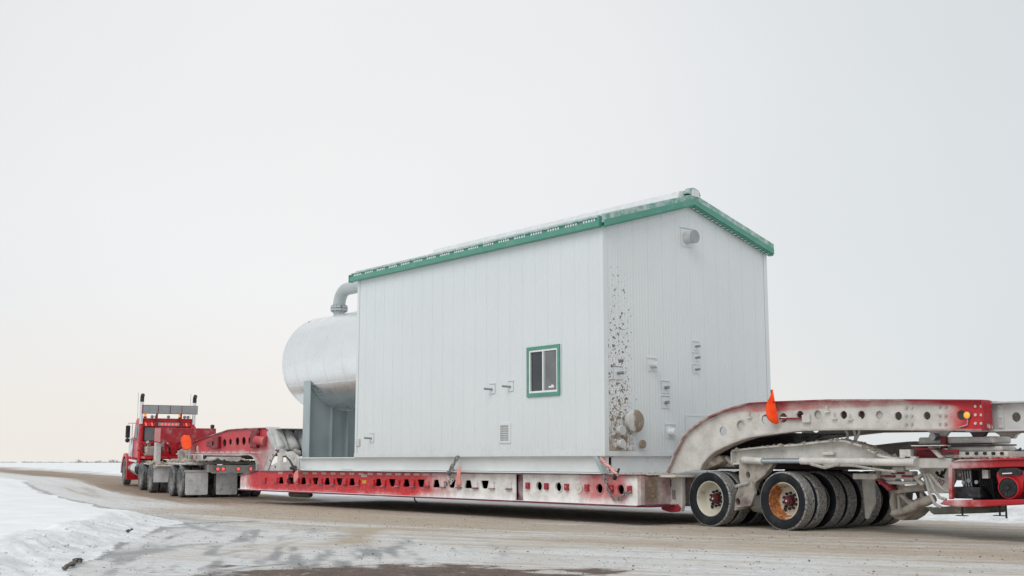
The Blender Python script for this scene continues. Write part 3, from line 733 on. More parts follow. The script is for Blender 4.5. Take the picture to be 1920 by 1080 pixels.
MB().box(gx,gx+.006,18.372,19.238,1.482,2.138).build('hatch',M['cladg'],bld)

TR,TY,TZ=1.46,18.6,4.19
tank=thing('storage_tank','big horizontal cylindrical tank clad in bright aluminium at the building end','tank',(-30,TY,1.32))
def ring(x0,x1,r): return MB().lathe([(x0,r),(x1,r)],(0,TY,TZ),(1,0,0),72)
xs=[-26.9,-27.9,-28.9,-29.9,-30.9,-31.6,-32.25]
for a,b in zip(xs[:-1],xs[1:]):
    MB().lathe([(b,TR-.004),(b,TR+.004),(b+.05,TR+.004),(b+.05,TR),(a,TR)],(0,TY,TZ),(1,0,0),72).build('cladding_sheet',M['alu'],tank,smooth=30)
hd=[(-32.25-.70*math.sin(t),TR*math.cos(t)+.002) for t in np.linspace(0,math.pi/2,14)]; hd[-1]=(-32.95,.001)
MB().lathe(hd,(0,TY,TZ),(1,0,0),72).build('dished_head',M['alu'],tank,smooth=60)
MB().lathe([(-26.24,.1),(-26.24,TR-.02),(-26.9,TR-.02)],(0,TY,TZ),(1,0,0),48).build('shell',M['alu'],tank,smooth=40)
mb=MB()
for t in (R(150),R(30)):
    mb.box(-32.2,-26.9,TY+(TR+.006)*math.cos(t)*-1-.012,TY+(TR+.006)*math.cos(t)*-1+.012,TZ-(TR+.006)*math.sin(t)-.004,TZ-(TR+.006)*math.sin(t)+.004)
mb.build('lap_seam',M['alu'],tank)
# saddle: web plate shaped to the tank, end flanges and stiffeners
def arcpts(y0,y1,n=16): 
    return [(y,TZ-math.sqrt(max(0,(TR+.005)**2-(y-TY)**2))) for y in np.linspace(y0,y1,n)]
for X in (-31.0,-27.6):
    sd=MB().pyz([(17.30,1.33),(19.90,1.33)]+arcpts(19.90,17.30),X-.012,.024).build('saddle_web',M['saddle'],tank)
    for y in (17.285,19.885): MB().box(X-.20,X+.20,y-.012,y+.012,1.33,TZ-math.sqrt(TR**2-1.30**2)+.04).build('saddle_flange',M['saddle'],sd)
    for y in (18.05,18.6,19.2): MB().box(X+.013,X+.17,y-.01,y+.01,1.35,TZ-math.sqrt(TR**2-(y-TY)**2)-.01).build('stiffener',M['saddle'],sd)
    MB().box(X-.25,X+.25,17.2,20.0,1.318,1.329).build('saddle_foot',M['saddle'],sd)
# riser pipe, flanges and bend into the building
PX=-31.5; zt=TZ+TR
MB().cyl((PX,TY,zt-.05),(PX,TY,zt+.20),.175,n=24).build('nozzle',M['pipe'],tank,smooth=40)
fl=MB().cyl((PX,TY,zt+.16),(PX,TY,zt+.215),.265,n=28).cyl((PX,TY,zt+.235),(PX,TY,zt+.29),.265,n=28).build('pipe_flange',M['pipe'],tank,smooth=40)
for k in range(12):
    t=k*math.pi/6; MB().cyl((PX+.225*math.cos(t),TY+.225*math.sin(t),zt+.12),(PX+.225*math.cos(t),TY+.225*math.sin(t),zt+.33),.022,n=6).build('bolt',M['pipe'],fl)
MB().bar((PX+.2,TY-.05,zt+.26),(PX+.52,TY-.20,zt+.265),.05,.03).build('lever',M['steel'],fl)
bend=[Vector((PX,TY,zt+.28)),Vector((PX,TY,zt+.33))]
for t in np.linspace(0,math.pi/2,12): bend.append(Vector((PX+.46*(1-math.cos(t)),TY,zt+.33+.46*math.sin(t))))
bend+= [Vector((PX+1.5,TY,zt+.79)),Vector((BX0-.02,TY,zt+.79))]
MB().tube(bend,.19,20).build('bend_pipe',M['pipe'],tank,smooth=40)
MB().cyl((PX-.55,TY-.72,TZ+1.26),(PX-.545,TY-.74,TZ+1.29),.02,n=6).build('lug',M['pipe'],tank)
# ------------------------------------------------------------------ lowboy trailer
TY0=17.05
trl=thing('lowboy_trailer','long red and white salt-caked heavy haul trailer with girder necks under the building','trailer',(-25,18.6,.30))
DY=16.2
DT,DB=.957,.381
# near side girder, front bay with trapezoid openings
f0=at(451,892,DY); f1=at(485,881.5,DY); XB=-19.92
outer=[(f0.x,.40),(XB,DB),(XB,DT-.018),(f1.x,DT-.018),(f0.x,f0.z)]
holes=[]; cx=[527,547.6,569,591.4,613.3,636.2,659.9,709.5,735.3,762,789.6,818,847,878,909]
for k,x in enumerate(cx):
    s=5.0+2.6*(x-527)/382; yc=904.5+(x-709)*.0205; up=k in (0,2,4,6,7,9,11,13)
    a,b=(.58*s,s) if up else (s,.58*s)          # half widths top, bottom
    h=6.2+1.4*(x-527)/382
    q=[(x-a,yc-h),(x+a,yc-h)]; q2=[(x+b,yc+h),(x-b,yc+h)]
    c=xz([q[0],q[1],(x+(a+(b-a)*.8),yc+h*.72),(x+b*.8,yc+h),(x-b*.8,yc+h),(x-(a+(b-a)*.8),yc+h*.72)],DY); holes.append(c)
MB().pxz(outer,DY,.03,holes).build('side_girder',M['deck'],trl)
XR=at(1197,900,DY).x
rh=[(1012,911.7),(1048,913),(1125,916),(1165,918)]
rholes=[circ(at(x,y,DY).x,at(x,y,DY).z,.095) for x,y in rh]
MB().pxz([(-19.67,DB),(XR,DB),(XR,DT-.018),(-19.67,DT-.018)],DY,.03,rholes).build('side_girder',M['deck'],trl)
for x,y in rh+[(1086,915)]:
    p=at(x,y,DY); MB().lathe([(-.002,.094),(-.02,.096),(-.022,.112),(-.002,.115)],(p.x,DY,p.z),(0,1,0),24).build('hole_collar',M['deck'],trl,smooth=50)
p=at(1086,915,DY); MB().cyl((p.x,DY-.012,p.z),(p.x,DY-.001,p.z),.093,n=24).cyl((p.x,DY-.03,p.z),(p.x,DY-.0125,p.z),.03,n=12).build('hole_cover',M['dolly'],trl)
MB().box(XB+.002,-19.672,DY+.07,DY+.10,DB,DT-.018).build('splice_post',M['deckedge'],trl)
# flanges
MB().box(f1.x+.1,XR+.02,DY-.06,DY+.20,DT-.017,DT).build('top_flange',M['deckedge'],trl,bevel=.005)
MB().strip([(f0.x,f0.z+.001),(f1.x,DT-.017)],DY-.06,DY+.2,.017).build('top_flange',M['deckedge'],trl)
MB().strip([(f0.x-.02,.366),(-29,.360),(XR,.345)],DY-.07,DY+.22,.034).build('bottom_flange',M['deckedge'],trl,bevel=.006)
MB().strip([(f0.x,.4015),(-29,.3955),(XR,.3805)],DY-.068,DY-.002,.007).build('frost_line',M['snowcap'],trl)
# lash tabs and pockets on the girder
tx=[497,519,541,559,580,602.5,625,648,672,700,721,747,775,802,832,862,893,924,956]
for k,x in enumerate(tx):
    p=at(x,904.0+(x-709)*.0215,DY)
    t=MB().box(p.x-.07,p.x+.07,DY-.045,DY-.001,p.z-.075,p.z+.06).build('lash_tab',M['deck'],trl,bevel=.008)
    MB().box(p.x-.10,p.x+.09,DY-.055,DY-.0005,p.z-.10,p.z-.077).build('tab_ledge',M['deckedge'],t)
for x in (991,1026,1064,1102,1147,1182):
    p=at(x,910+(x-991)*.034,DY)
    MB().box(p.x-.055,p.x+.055,DY-.05,DY-.001,p.z-.075,p.z+.06).build('lash_tab',simple('bare_red_tab',(.36,.015,.025),.5,0,.15,20,dirt=.2,dirtc=SALT),trl,bevel=.008)
for x in [526,573]+[590+k*17.4 for k in range(14)]:
    p=at(x,888.6+(x-700)*.011,DY); MB().box(p.x-.12,p.x+.12,DY-.004,DY-.0005,p.z-.026,p.z+.026).build('reflective_tape',M['tape'],trl)
p=at(683,903.5,DY); MB().box(p.x-.10,p.x+.10,DY-.006,DY-.0005,p.z-.04,p.z+.04).build('placard',M['yellow'],trl,label='yellow placard on the red girder')
p=at(684,891.8,DY); mb=MB()
for k in range(5): mb.tube([(p.x-.13+k*.055+.024*math.cos(t),DY-.004,p.z+.026*math.sin(t)) for t in np.linspace(.4,5.6+.3*(k%2),10)],.008,5)
mb.build('painted_emblem',M['white'],trl)
# far girder, deck plates, cross members
MB().pxz([(f0.x,.40),(XR,DB),(XR,DT-.018),(f1.x,DT-.018),(f0.x,f0.z)],21.0,.03).build('side_girder',M['deck'],trl)
MB().box(f1.x,XR,20.85,21.1,DT-.017,DT).build('top_flange',M['deckedge'],trl)
MB().strip([(f0.x,.366),(-29,.360),(XR,.345)],20.85,21.1,.03).build('bottom_flange',M['deckedge'],trl)
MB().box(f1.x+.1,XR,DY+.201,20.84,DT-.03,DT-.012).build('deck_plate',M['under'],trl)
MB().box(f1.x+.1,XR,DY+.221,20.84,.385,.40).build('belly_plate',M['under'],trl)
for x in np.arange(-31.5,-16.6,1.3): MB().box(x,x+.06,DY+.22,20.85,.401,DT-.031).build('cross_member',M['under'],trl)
MB().box(f0.x-.02,f0.x+.03,DY+.031,21.0,.40,f0.z).build('nose_plate',M['deck'],trl)
# hose hook hanging under the deck, belly tank
p=at(777,930,16.45); MB().tube([(p.x,16.45,.355),(p.x+.01,16.45,.29),(p.x+.10,16.47,.22)],.018,6).build('hanging_hook',M['dark'],trl)
MB().lathe([(-.6,.02),(-.58,.07),(-.5,.085),(.5,.085),(.58,.07),(.6,.02)],(-30.2,16.7,.29),(1,0,0),16).build('belly_tank',M['olive'],trl,smooth=50)
# rear end of the deck and the neck's foot
XN=at(1250,900,TY0).x
MB().box(XR+.0005,XR+.03,DY+.10,TY0+.9,.39,.925).build('end_plate',M['base'],trl,bevel=.006)
MB().box(XR-.02,XR+.075,DY-.01,DY+.099,.385,DT-.02).build('end_post',M['base'],trl,bevel=.006)
MB().box(XR-.75,XR+.10,DY+.21,TY0+1.2,DT-.010,DT+.004).build('end_ledge',M['dolly'],trl,bevel=.004)
MB().box(XR+.031,XN+.55,TY0-.35,TY0+.5,.905,.945).build('foot_ledge',M['dolly'],trl,bevel=.01)
MB().box(XR+.001,XR+.16,DY+.10,TY0+.6,.345,.385).build('end_flange',M['deckedge'],trl,bevel=.01)
mb=MB()
for i in range(160): lump(mb,(random.uniform(XR-.80,XR+.08),random.uniform(DY+.0,DY+.75),DT+.002),min(.045,random.expovariate(70))+.006)
for i in range(40): lump(mb,(random.uniform(XR+.05,XN+.4),random.uniform(TY0-.3,TY0),.946),min(.03,random.expovariate(90))+.005)
o=mb.build('mud_crumbs',M['mud'],trl); o['kind']='stuff'
MB().pxz([(XN,.90),(XN+.40,.90),(XN+.40,.40),(XN+.36,.26),(XN+.10,.25),(XN-.10,.30),(XN-.10,.34),(XN,.42)],TY0,.10).build('neck_foot',M['rneck'],trl,bevel=.012)
MB().pxz([(XN-.14,.30),(XN-.10,.36),(XN+.05,.43),(XN+.30,.40),(XN+.38,.32),(XN+.33,.25),(XN+.1,.235),(XN-.1,.27)],TY0-.03,.029).build('foot_guard',grimy('scraped_red_guard',(.33,.012,.03),[(2,.33,.44,.7)],const=.1,amp=.6),trl,bevel=.01)
for k in range(4):
    MB().box(XN+.06+k*.05,XN+.075+k*.05,TY0-.012,TY0-.001,.62+(.1 if k<2 else -.14),.78+(.08 if k<2 else -.12)).build('slot',M['dark'],trl)
MB().bar((XN-.02,TY0-.02,.88),(XN+.01,TY0-.02,.58),.05,.05).build('drop_pin',M['frame_red'],trl,bevel=.006)
# ---- rear neck
topP=[(1256,888),(1262,872),(1269.5,854),(1277,838),(1285.6,822),(1296,810),(1307,800.5),(1320,791.5),(1334,783.5),(1347,777.5),(1361,772),(1381,765.5),(1401,760),(1412,758),(1455,755.7),(1562,752),(1700,752),(1845,753)]
botP=[(1316.5,880),(1322,868),(1328.6,859.6),(1337,851),(1347,843.5),(1365,834.5),(1390,824),(1414.5,816.6),(1455,811),(1508,804.6),(1600,803),(1845,804.5)]
YN=TY0+.06
top=xz(topP,YN); bot=xz(botP,YN)
hp=[(1356,808.6,.088),(1388.5,797.9,.098),(1435,786.3,.088),(1468.5,783.4,.085),(1500,778.5,.078),(1533,777.5,.078),(1581.7,778,.07),(1615,777.8,.07),(1648.5,778.2,.07),(1684,780,.07),(1738,779.5,.065),(1802.5,778.3,.078)]
hl=[circ(at(x,y,YN).x,at(x,y,YN).z,r,18) for x,y,r in hp]
def neck(Y,full=True):
    w=MB().pxz(top+bot[::-1],Y,.035,hl).build('neck_girder',M['rneck'],trl)
    MB().strip(top,Y-.09,Y+.16,.028).build('neck_top_flange',M['rneckflange'],trl)
    MB().strip(bot[::-1],Y-.09,Y+.16,.028).build('neck_bottom_flange',M['rneckbot'],trl)
    return w
neck(YN); neck(19.35)
for x,y,r in (hp[1],hp[5],hp[8]):
    p=at(x,y,YN); MB().cyl((p.x,YN+.05,p.z),(p.x,YN+.07,p.z),r*1.25,n=20).build('hole_backing',M['dolly'],trl)
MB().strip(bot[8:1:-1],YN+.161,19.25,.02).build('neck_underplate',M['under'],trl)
for i in range(7):
    t=bot[5+i//2] if i<6 else bot[8]
    for j in range(4): MB().obox((t[0]+.15*(i%2),17.5+j*.45,t[1]-.012),(.12,.07,.01),Matrix.Rotation(R(-8),3,'Y')).build('underplate_slot',M['dark'],trl)
MB().strip(top[9:],YN+.161,19.25,.02).build('neck_topplate',M['dolly'],trl)
xe=top[-1][0]
for Y_ in (YN,19.35): MB().box(xe+.001,xe+.03,Y_-.09,Y_+.17,at(1845,804.5,YN).z,at(1845,753,YN).z+.02).build('neck_end_plate',simple('clean_red_plate',(.42,.012,.022),.45,0,.1,8,dirt=.15,dirtc=SALT),trl,bevel=.005)
mb=None
for x,ys in ((1700,(764.5,779.5,795.5)),(1710.5,(764,779.5,795)),(1763,(763,779,795)),(1774,(763,779,795)),(1830,(762,778,794)),(1841,(762,778,794))):
    for y in ys:
        p=at(x,y,YN); MB().cyl((p.x,YN-.025,p.z),(p.x,YN-.0005,p.z),.022,n=8).build('bolt',M['rneckbot'] if x<1800 else M['dolly'],trl)
p=at(1815,778.5,YN); lm=MB().cyl((p.x,YN-.035,p.z),(p.x,YN-.001,p.z),.06,n=20).build('side_lamp',M['steel'],trl,smooth=40)
MB().lathe([(-.036,.048),(-.05,.04),(-.06,.0)],(p.x,YN,p.z),(0,1,0),16).build('lens',M['amber'],lm,smooth=60)
MB().tube([(p.x,YN-.012,p.z-.06),(p.x-.01,YN-.02,p.z-.15),(p.x-.16,YN-.012,p.z-.19)],.012,6).build('lamp_cable',M['hose'],trl)
# flag bracket rod and small lugs on the web
a=at(1462,785,YN-.03); b=at(1508,785,YN-.03); MB().bar(a,b,.03,.03).build('flag_rod',M['frame_red'],trl)
p=at(1515,785,YN); MB().box(p.x-.09,p.x+.07,YN-.06,YN-.001,p.z-.07,p.z+.07).build('rod_bracket',M['dolly'],trl,bevel=.01)
for x,y in ((1407,783),(1553,772),(1595,787),(1566,785)):
    p=at(x,y,YN); MB().box(p.x-.05,p.x+.05,YN-.05,YN-.001,p.z-.012,p.z+.012).box(p.x-.008,p.x+.008,YN-.045,YN-.001,p.z+.0125,p.z+.10).build('lug',M['dolly'],trl)
for x0,x1,y1 in ((1586,1589,825),(1601,1603,827),(1612,1604,826)):
    a=at(x0,805,17.4); b=at(x1,y1,17.4); MB().tube([a,(a+b)/2+Vector((.02,0,0)),b],.022,6).build('hanging_hook',M['dolly'],trl)
# pale extension beam bolted on behind
YE=TY0+.38; E0=xe-.45
zt_,zb_=at(1850,758,YE).z,at(1850,806,YE).z; E1=-3.2
p=at(1905,782,YE)
MB().pxz([(E0,zb_),(E1,zb_),(E1,zt_),(E0,zt_)],YE,.03,[circ(p.x,p.z,.075)]).build('extension_beam',M['grey_ext'],trl)
MB().box(E0,E1,YE-.12,YE+.2,zt_,zt_+.025).box(E0,E1,YE-.12,YE+.2,zb_-.03,zb_-.001).build('extension_flange',M['grey_ext'],trl,bevel=.005)
p=at(1877,782,YE); s=MB().box(p.x-.05,p.x+.05,YE-.02,YE-.001,zb_+.01,zt_-.01).build('splice_plate',M['grey_ext'],trl,bevel=.004)
for z in (.12,.5,.88): MB().cyl((p.x,YE-.035,zb_+(zt_-zb_)*z),(p.x,YE-.0205,zb_+(zt_-zb_)*z),.028,n=6).build('bolt',M['dolly'],s)
# ---- front neck
ft=[(361.6,830),(395,818.5),(430,807),(465,804.2),(500.6,803.5),(505,806),(512,824),(519,845)]
fb=[(355,851.5),(400,852),(453,852.5),(470,851),(478,854),(484,862),(486.5,870),(486,882)]
FT=xz(ft,TY0); FB=xz(fb,TY0)
fh=[(369,841,.13),(421,830.5,.13),(432,828.5,.10),(445,827.5,.13),(457,826.8,.13),(469,826.2,.12)]
leg=xz([(497,882),(519,846)],TY0)
def fneck(Y):
    w=MB().pxz(FT+[leg[1],leg[0]]+FB[::-1],Y,.035,[circ(at(x,y,TY0).x,at(x,y,TY0).z,r,16) for x,y,r in fh]).build('front_neck_girder',M['fneck'],trl)
    MB().strip(FT,Y-.05,Y+.17,.03).build('neck_top_flange',M['deckedge'] if Y<18 else M['fneck'],trl)
    MB().strip(FB[::-1],Y-.10,Y+.17,.03).build('neck_bottom_flange',M['jeep'],trl)
fneck(TY0); fneck(20.1)
MB().strip(FT[:5],TY0+.171,20.0,.02).build('neck_topplate',M['snowcap'],trl)
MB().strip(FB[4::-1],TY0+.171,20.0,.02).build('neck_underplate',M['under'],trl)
MB().pxz(FT[:5]+FB[3::-1],TY0+.6,.02).build('dark_hole_sheet',M['under'],trl)  # dark sheet added behind the neck holes to make them read dark
MB().strip(FT[4:],TY0-.055,TY0+.40,.06).build('heel_shroud',M['grey_ext'],trl,bevel=.02)
for k in range(11):
    p=at(370+k*11.6,848.3,TY0); MB().box(p.x-.16,p.x+.16,TY0-.006,TY0-.0005,p.z-.02,p.z+.02).build('reflective_tape',M['tape'],trl)
for x,y,w_,h_ in ((400,832,.30,.10),(409,830,.22,.20),(481,822,.22,.30)):
    p=at(x,y,TY0); MB().box(p.x-w_,p.x+w_,TY0-.12,TY0-.001,p.z-h_,p.z+h_).build('valve_box',M['frame_red'],trl,bevel=.03)
p=at(489,825,TY0); MB().cyl((p.x-.05,TY0-.14,p.z),(p.x+.40,TY0-.02,p.z-.05),.13,.16,n=14).build('valve_guard',M['fneck'],trl,smooth=40)
# curved brace plates at the neck's heel
MB().pxz(xz([(497,882),(505,882),(512,862),(521,848),(517,845),(505,862)],TY0),TY0-.05,.045,[circ(at(x,y,TY0).x,at(x,y,TY0).z,.045,10) for x,y in ((514.5,854),(509,864))]).build('heel_brace',M['jeep'],trl,bevel=.01)
MB().pxz(xz([(521,849),(548,846),(562,857),(562,884),(505,884),(507,874),(521,866)],TY0),TY0-.02,.04,[xz([(530,855),(538,855),(538,866),(530,866)],TY0),circ(at(517,876,TY0).x,at(517,876,TY0).z,.05,10),circ(at(553,862,TY0).x,at(553,862,TY0).z,.05,10)]).build('heel_plate',M['dolly'],trl,bevel=.01)
# four lift cylinders leaning side by side across the neck
for k in range(5):
    Y=TY0+.16+.47*k
    a=at(509,808,TY0+.16); b=at(527.5,846,TY0+.16); a=Vector((a.x,Y,a.z)); b=Vector((b.x,Y,b.z)); d=(b-a)
    pts=[a+d*t for t in (-.02,.0,.05,.12,.5,.86,.93,.97,.98,1.12)]
    MB().tube(pts,[.03,.10,.165,.185,.185,.18,.16,.12,.085,.085],16).build('lift_cylinder',M['grey_ext'],trl,smooth=45)
    e=b+d*.12; MB().cyl((e.x,Y-.10,e.z),(e.x,Y+.10,e.z),.11,n=14).build('cylinder_clevis',M['jeep'],trl,smooth=40)
MB().box(at(500,804,17).x,at(500,804,17).x+.5,TY0+.18,20.0,FT[4][1]-.02,FT[4][1]+.0).build('cylinder_yoke',M['jeep'],trl,bevel=.01)

# ------------------------------------------------------------------ wheels
WR=.515
def tyre_mesh(w=.27,R_=WR,rr=.325):
    mb=MB(); h=w/2
    pf=[(-h*.62,rr),(-h*.80,rr+.01),(-h*1.0,rr+.055),(-h*1.04,rr+.10),(-h*.99,R_-.045),(-h*.90,R_-.012),(-h*.80,R_)]
    g=[]
    for c in (-.48,-.16,.16,.48): g+=[((c-.05)*h*1.0,R_),((c-.05)*h,R_-.012),((c+.05)*h,R_-.012),((c+.05)*h,R_)]
    pf=pf+g+[(-a,r) for a,r in pf[::-1]]
    mb.lathe(pf,(0,0,0),(0,1,0),56)
    return mb
def make_wheel(parent,name='wheel',rim='rim',dish=-1,detail=True,scale=1,loc=(0,0,0)):
    """axis along local y; dish=-1 opens towards -y. Returns the wheel part (its rim); tyre, hub, nuts below it"""
    rr=.325; mb=MB(); s=-dish   # s=+1: dish opens to -y
    mb.lathe([(-.095*s,rr+.012),(-.105*s,rr-.004),(-.098*s,rr-.016),(-.02*s,rr-.038),(.06*s,rr-.046),(.105*s,rr-.06),(.125*s,rr-.085),(.12*s,.19),(.105*s,.15),(.105*s,.0)],(0,0,0),(0,1,0),40)
    mb.lathe([(.105*s,rr+.012),(.115*s,rr-.01),(.10*s,rr-.055)],(0,0,0),(0,1,0),40)
    w=mb.build(name,M[rim],None,smooth=40); w.parent=parent; w.location=loc; w.scale=(scale,)*3
    t=tyre_mesh().build('tyre',M['tyre'],None,smooth=35); t.parent=w
    if detail:
        h=MB().cyl((0,.105*s,0),(0,.015*s,0),.105,.085,n=24).cyl((0,.015*s,0),(0,-.005*s,0),.06,.055,n=20).build('hub',M['hub'],None,smooth=40); h.parent=w
        c=MB().cyl((0,-.0055*s,0),(0,-.025*s,0),.02,n=10).build('hub_bolt',M['chrome'],None); c.parent=w
        nb=MB().cyl((0,.104*s,0),(0,.068*s,0),.027,n=6).cyl((0,.067*s,0),(0,.045*s,0),.014,n=8)
        nut=None
        for k in range(10):
            a=k*math.pi/5+.2
            if nut is None: nut=nb.build('lug_nut',M['dark'],None); q=nut
            else: q=nut.copy(); COL.objects.link(q)
            q.parent=w; q.location=(.138*math.cos(a),0,.138*math.sin(a))
        hh=MB().cyl((0,.118*s,0),(0,.112*s,0),.040,n=16).build('hand_hole',M['dark'],None); hh.parent=w; hh.location=(-.135,-.002*s,-.155)
        hh2=hh.copy(); COL.objects.link(hh2); hh2.parent=w; hh2.location=(.135,-.002*s,.155)
    return w
def copy_wheel(w,parent,loc,rotz=0,scale=None,depth=True):
    c=w.copy(); COL.objects.link(c); c.parent=parent; c.location=loc; c.rotation_euler=(0,random.uniform(0,6.28),rotz)
    if scale: c.scale=(scale,)*3
    for ch in w.children:
        if not depth and ch.name.split('.')[0]!='tyre': continue
        d=ch.copy(); COL.objects.link(d); d.parent=c
    return c
def disable_loc(o): return o
# ------------------------------------------------------------------ rear dolly
RX1,RX2=-15.22,-13.50   # axle lines
dol=thing('rear_dolly','salt-caked multi-axle dolly with wide rows of tyres under the rear neck','dolly',(-13,18.6,0))
o0=dol.location
def W(x,y,z): return (x-o0.x,y-o0.y,z-o0.z)
ys=[TY0+.135,TY0+.135+.345,TY0+1.02,TY0+1.365,TY0+1.78,TY0+2.125,TY0+2.66,TY0+3.005]
for RX,rim in ((RX1,'rim'),(RX2,'rust')):
    base=None
    for k,y in enumerate(ys):
        if k==0: w=make_wheel(dol,'wheel',rim,-1,True,loc=W(RX,y,WR)); first=w
        elif k==1: w=make_wheel(dol,'wheel','rim',1,False,loc=W(RX,y,WR)); base=w
        else:
            w=copy_wheel(base,dol,W(RX,y,WR))
            if k%2==0: w.rotation_euler[2]=math.pi
    for y0,y1 in ((TY0+.2,TY0+1.3),(TY0+1.9,TY0+3.0)):
        MB().cyl((RX,y0,WR),(RX,y1,WR),.085,n=16).build('axle',M['dollymud'],dol,smooth=40)
# labels only where the rims differ
first['label']='front-facing deep rim eaten by orange rust'
# main beams: arched plates with flanges
bt=[(1380,846.5),(1433,840.5),(1504,835.5),(1540,831),(1566,828.5),(1580,828),(1592,829),(1619,837),(1640,847),(1658,857),(1690,862),(1716,863)]
bb=[(1380,868),(1440,866),(1504,864),(1600,864),(1660,868),(1716,870)]
for Y in (TY0+.25,TY0+2.6):
    T=xz(bt,TY0+.25); B=xz(bb,TY0+.25)
    MB().pxz(T+B[::-1],Y,.05).build('main_beam',M['dolly'],dol)
    MB().strip(T,Y-.12,Y+.22,.03).build('beam_flange',M['dolly'],dol)
    MB().strip(B[::-1],Y-.10,Y+.2,.03).build('beam_flange',M['dolly'],dol)
    MB().box(T[0][0]-.03,T[0][0]-.001,Y-.12,Y+.22,B[0][1],T[0][1]).build('beam_end',M['dolly'],dol)
p=at(1557,850,TY0+.25); MB().box(p.x-.12,p.x+.12,TY0+.16,TY0+.248,p.z-.03,p.z+.02).build('step',M['dolly'],dol,bevel=.01)
# caked mud riding on the beam and frame
mb=MB()
for i in range(170):
    t=random.random(); j=int(t*11); q=T[j]; r=T[min(j+1,11)]; u=random.random()
    lump(mb,(q[0]+(r[0]-q[0])*u,TY0+random.uniform(.10,.45),q[1]+(r[1]-q[1])*u+.03),abs(random.gauss(.016,.018))+.01)
for i in range(90):
    a=random.random(); p=at(1318+a*58,872-14*math.sin(a*3.1)*random.random(),TY0+.3); lump(mb,(p.x,TY0+.3+random.uniform(0,.5),p.z-.03),random.uniform(.02,.07))
for i in range(150):
    p=at(random.uniform(1745,1900),858,TY0+.3); lump(mb,(p.x,TY0+random.uniform(.15,1.2),p.z),random.uniform(.012,.04))
o=mb.build('caked_snow_mud',M['mud'],dol,smooth=40); o['kind']='stuff'
# fenders over tyres behind the near ones, centre frame
MB().box(-15.9,-12.2,TY0+1.0,TY0+2.3,1.06,1.20).build('centre_frame',M['under'],dol,bevel=.02)
MB().box(-15.6,-14.9,TY0+.3,TY0+2.8,1.10,1.24).build('bolster',M['dollymud'],dol,bevel=.03)
# hydraulic steering cylinder along the beam
a=at(1396,864.5,TY0+.05); b=at(1505,864.5,TY0+.05); c=at(1716,867.5,TY0+.05)
hc=MB().cyl(at(1502,864,TY0+.05),c,.062,n=16).build('steering_cylinder',M['dolly'],dol,smooth=40)
MB().cyl(at(1428,864.5,TY0+.05),at(1503,864.2,TY0+.05),.045,n=14).build('rod',M['rod'],hc,smooth=40)
MB().cyl(at(1394,862,TY0+.05),at(1430,865,TY0+.05),.065,n=12).build('rod_eye',M['dolly'],hc,smooth=40)
MB().tube([at(1545,872,TY0+.02),at(1600,873,TY0+.02),at(1640,880,TY0+.02),at(1680,885,TY0+.02)],.022,6).build('air_line',M['hose'],dol)
MB().tube([at(1520,870,TY0+.0),at(1546,877,TY0),at(1575,870,TY0)],.028,6).build('air_line',M['hose'],dol)
# suspension pedestal between the two axle lines
ped=xz([(1386,862),(1421,862),(1452,866),(1435,890),(1416,905),(1410,925),(1404,950),(1376,958),(1379,930),(1388,908),(1385,895)],TY0+.10)
hz=[circ(at(1402,891,TY0+.1).x,at(1402,891,TY0+.1).z,.05,14,.065),circ(at(1384,941,TY0+.1).x,at(1384,941,TY0+.1).z,.055,14,.07)]
MB().pxz(ped,TY0+.10,.14,hz).build('suspension_pedestal',M['dollymud'],dol,bevel=.012)
MB().pxz(xz([(1388,905),(1410,903),(1416,925),(1408,948),(1380,952),(1380,930)],TY0+.04),TY0+.03,.06,[circ(at(1384,941,TY0+.04).x,at(1384,941,TY0+.04).z,.055,14,.07)]).build('pedestal_boss',M['dollymud'],dol,bevel=.02)
MB().cyl(at(1405,905,TY0+.02),at(1380,912,TY0+.02),.03,n=8).build('grease_line',M['hose'],dol)
MB().cyl(at(1362,858,TY0+.25),at(1379,873,TY0+.25),.05,n=8).build('tie_rod',M['dollymud'],dol)
MB().obox(at(1346,868,TY0+.3),(.5,.4,.16),Matrix.Rotation(R(-18),3,'Y')).build('torque_arm',M['mud'],dol,bevel=.05)
MB().lathe([(-.5,.02),(-.45,.14),(-.3,.17),(.3,.17),(.45,.14),(.5,.02)],(-14.3,TY0+.75,.45),(1,0,.1),16).build('air_reservoir',M['dolly'],dol,smooth=50)
for y in (TY0+1.6,TY0+2.5): MB().box(-14.7,-14.0,y,y+.2,.42,1.06).build('suspension_pedestal',M['under'],dol,bevel=.02)
# mudflap with curled edge, hanging behind the near rows
mf=[(1627,887),(1638,884),(1640,944),(1627,974),(1622,972),(1620,940),(1615,898)]
MB().pxz(xz(mf,TY0+1.2),TY0+1.2,.05).build('mudflap',M['dolly'],dol,bevel=.012)
MB().obox(at(1650,893,TY0+1.0),(.5,.9,.10)).build('flap_bracket',M['dolly'],dol,bevel=.02)
MB().cyl(at(1640,872,TY0+.55),at(1668,917,TY0+.55),.05,n=8).build('brace',M['dollymud'],dol)
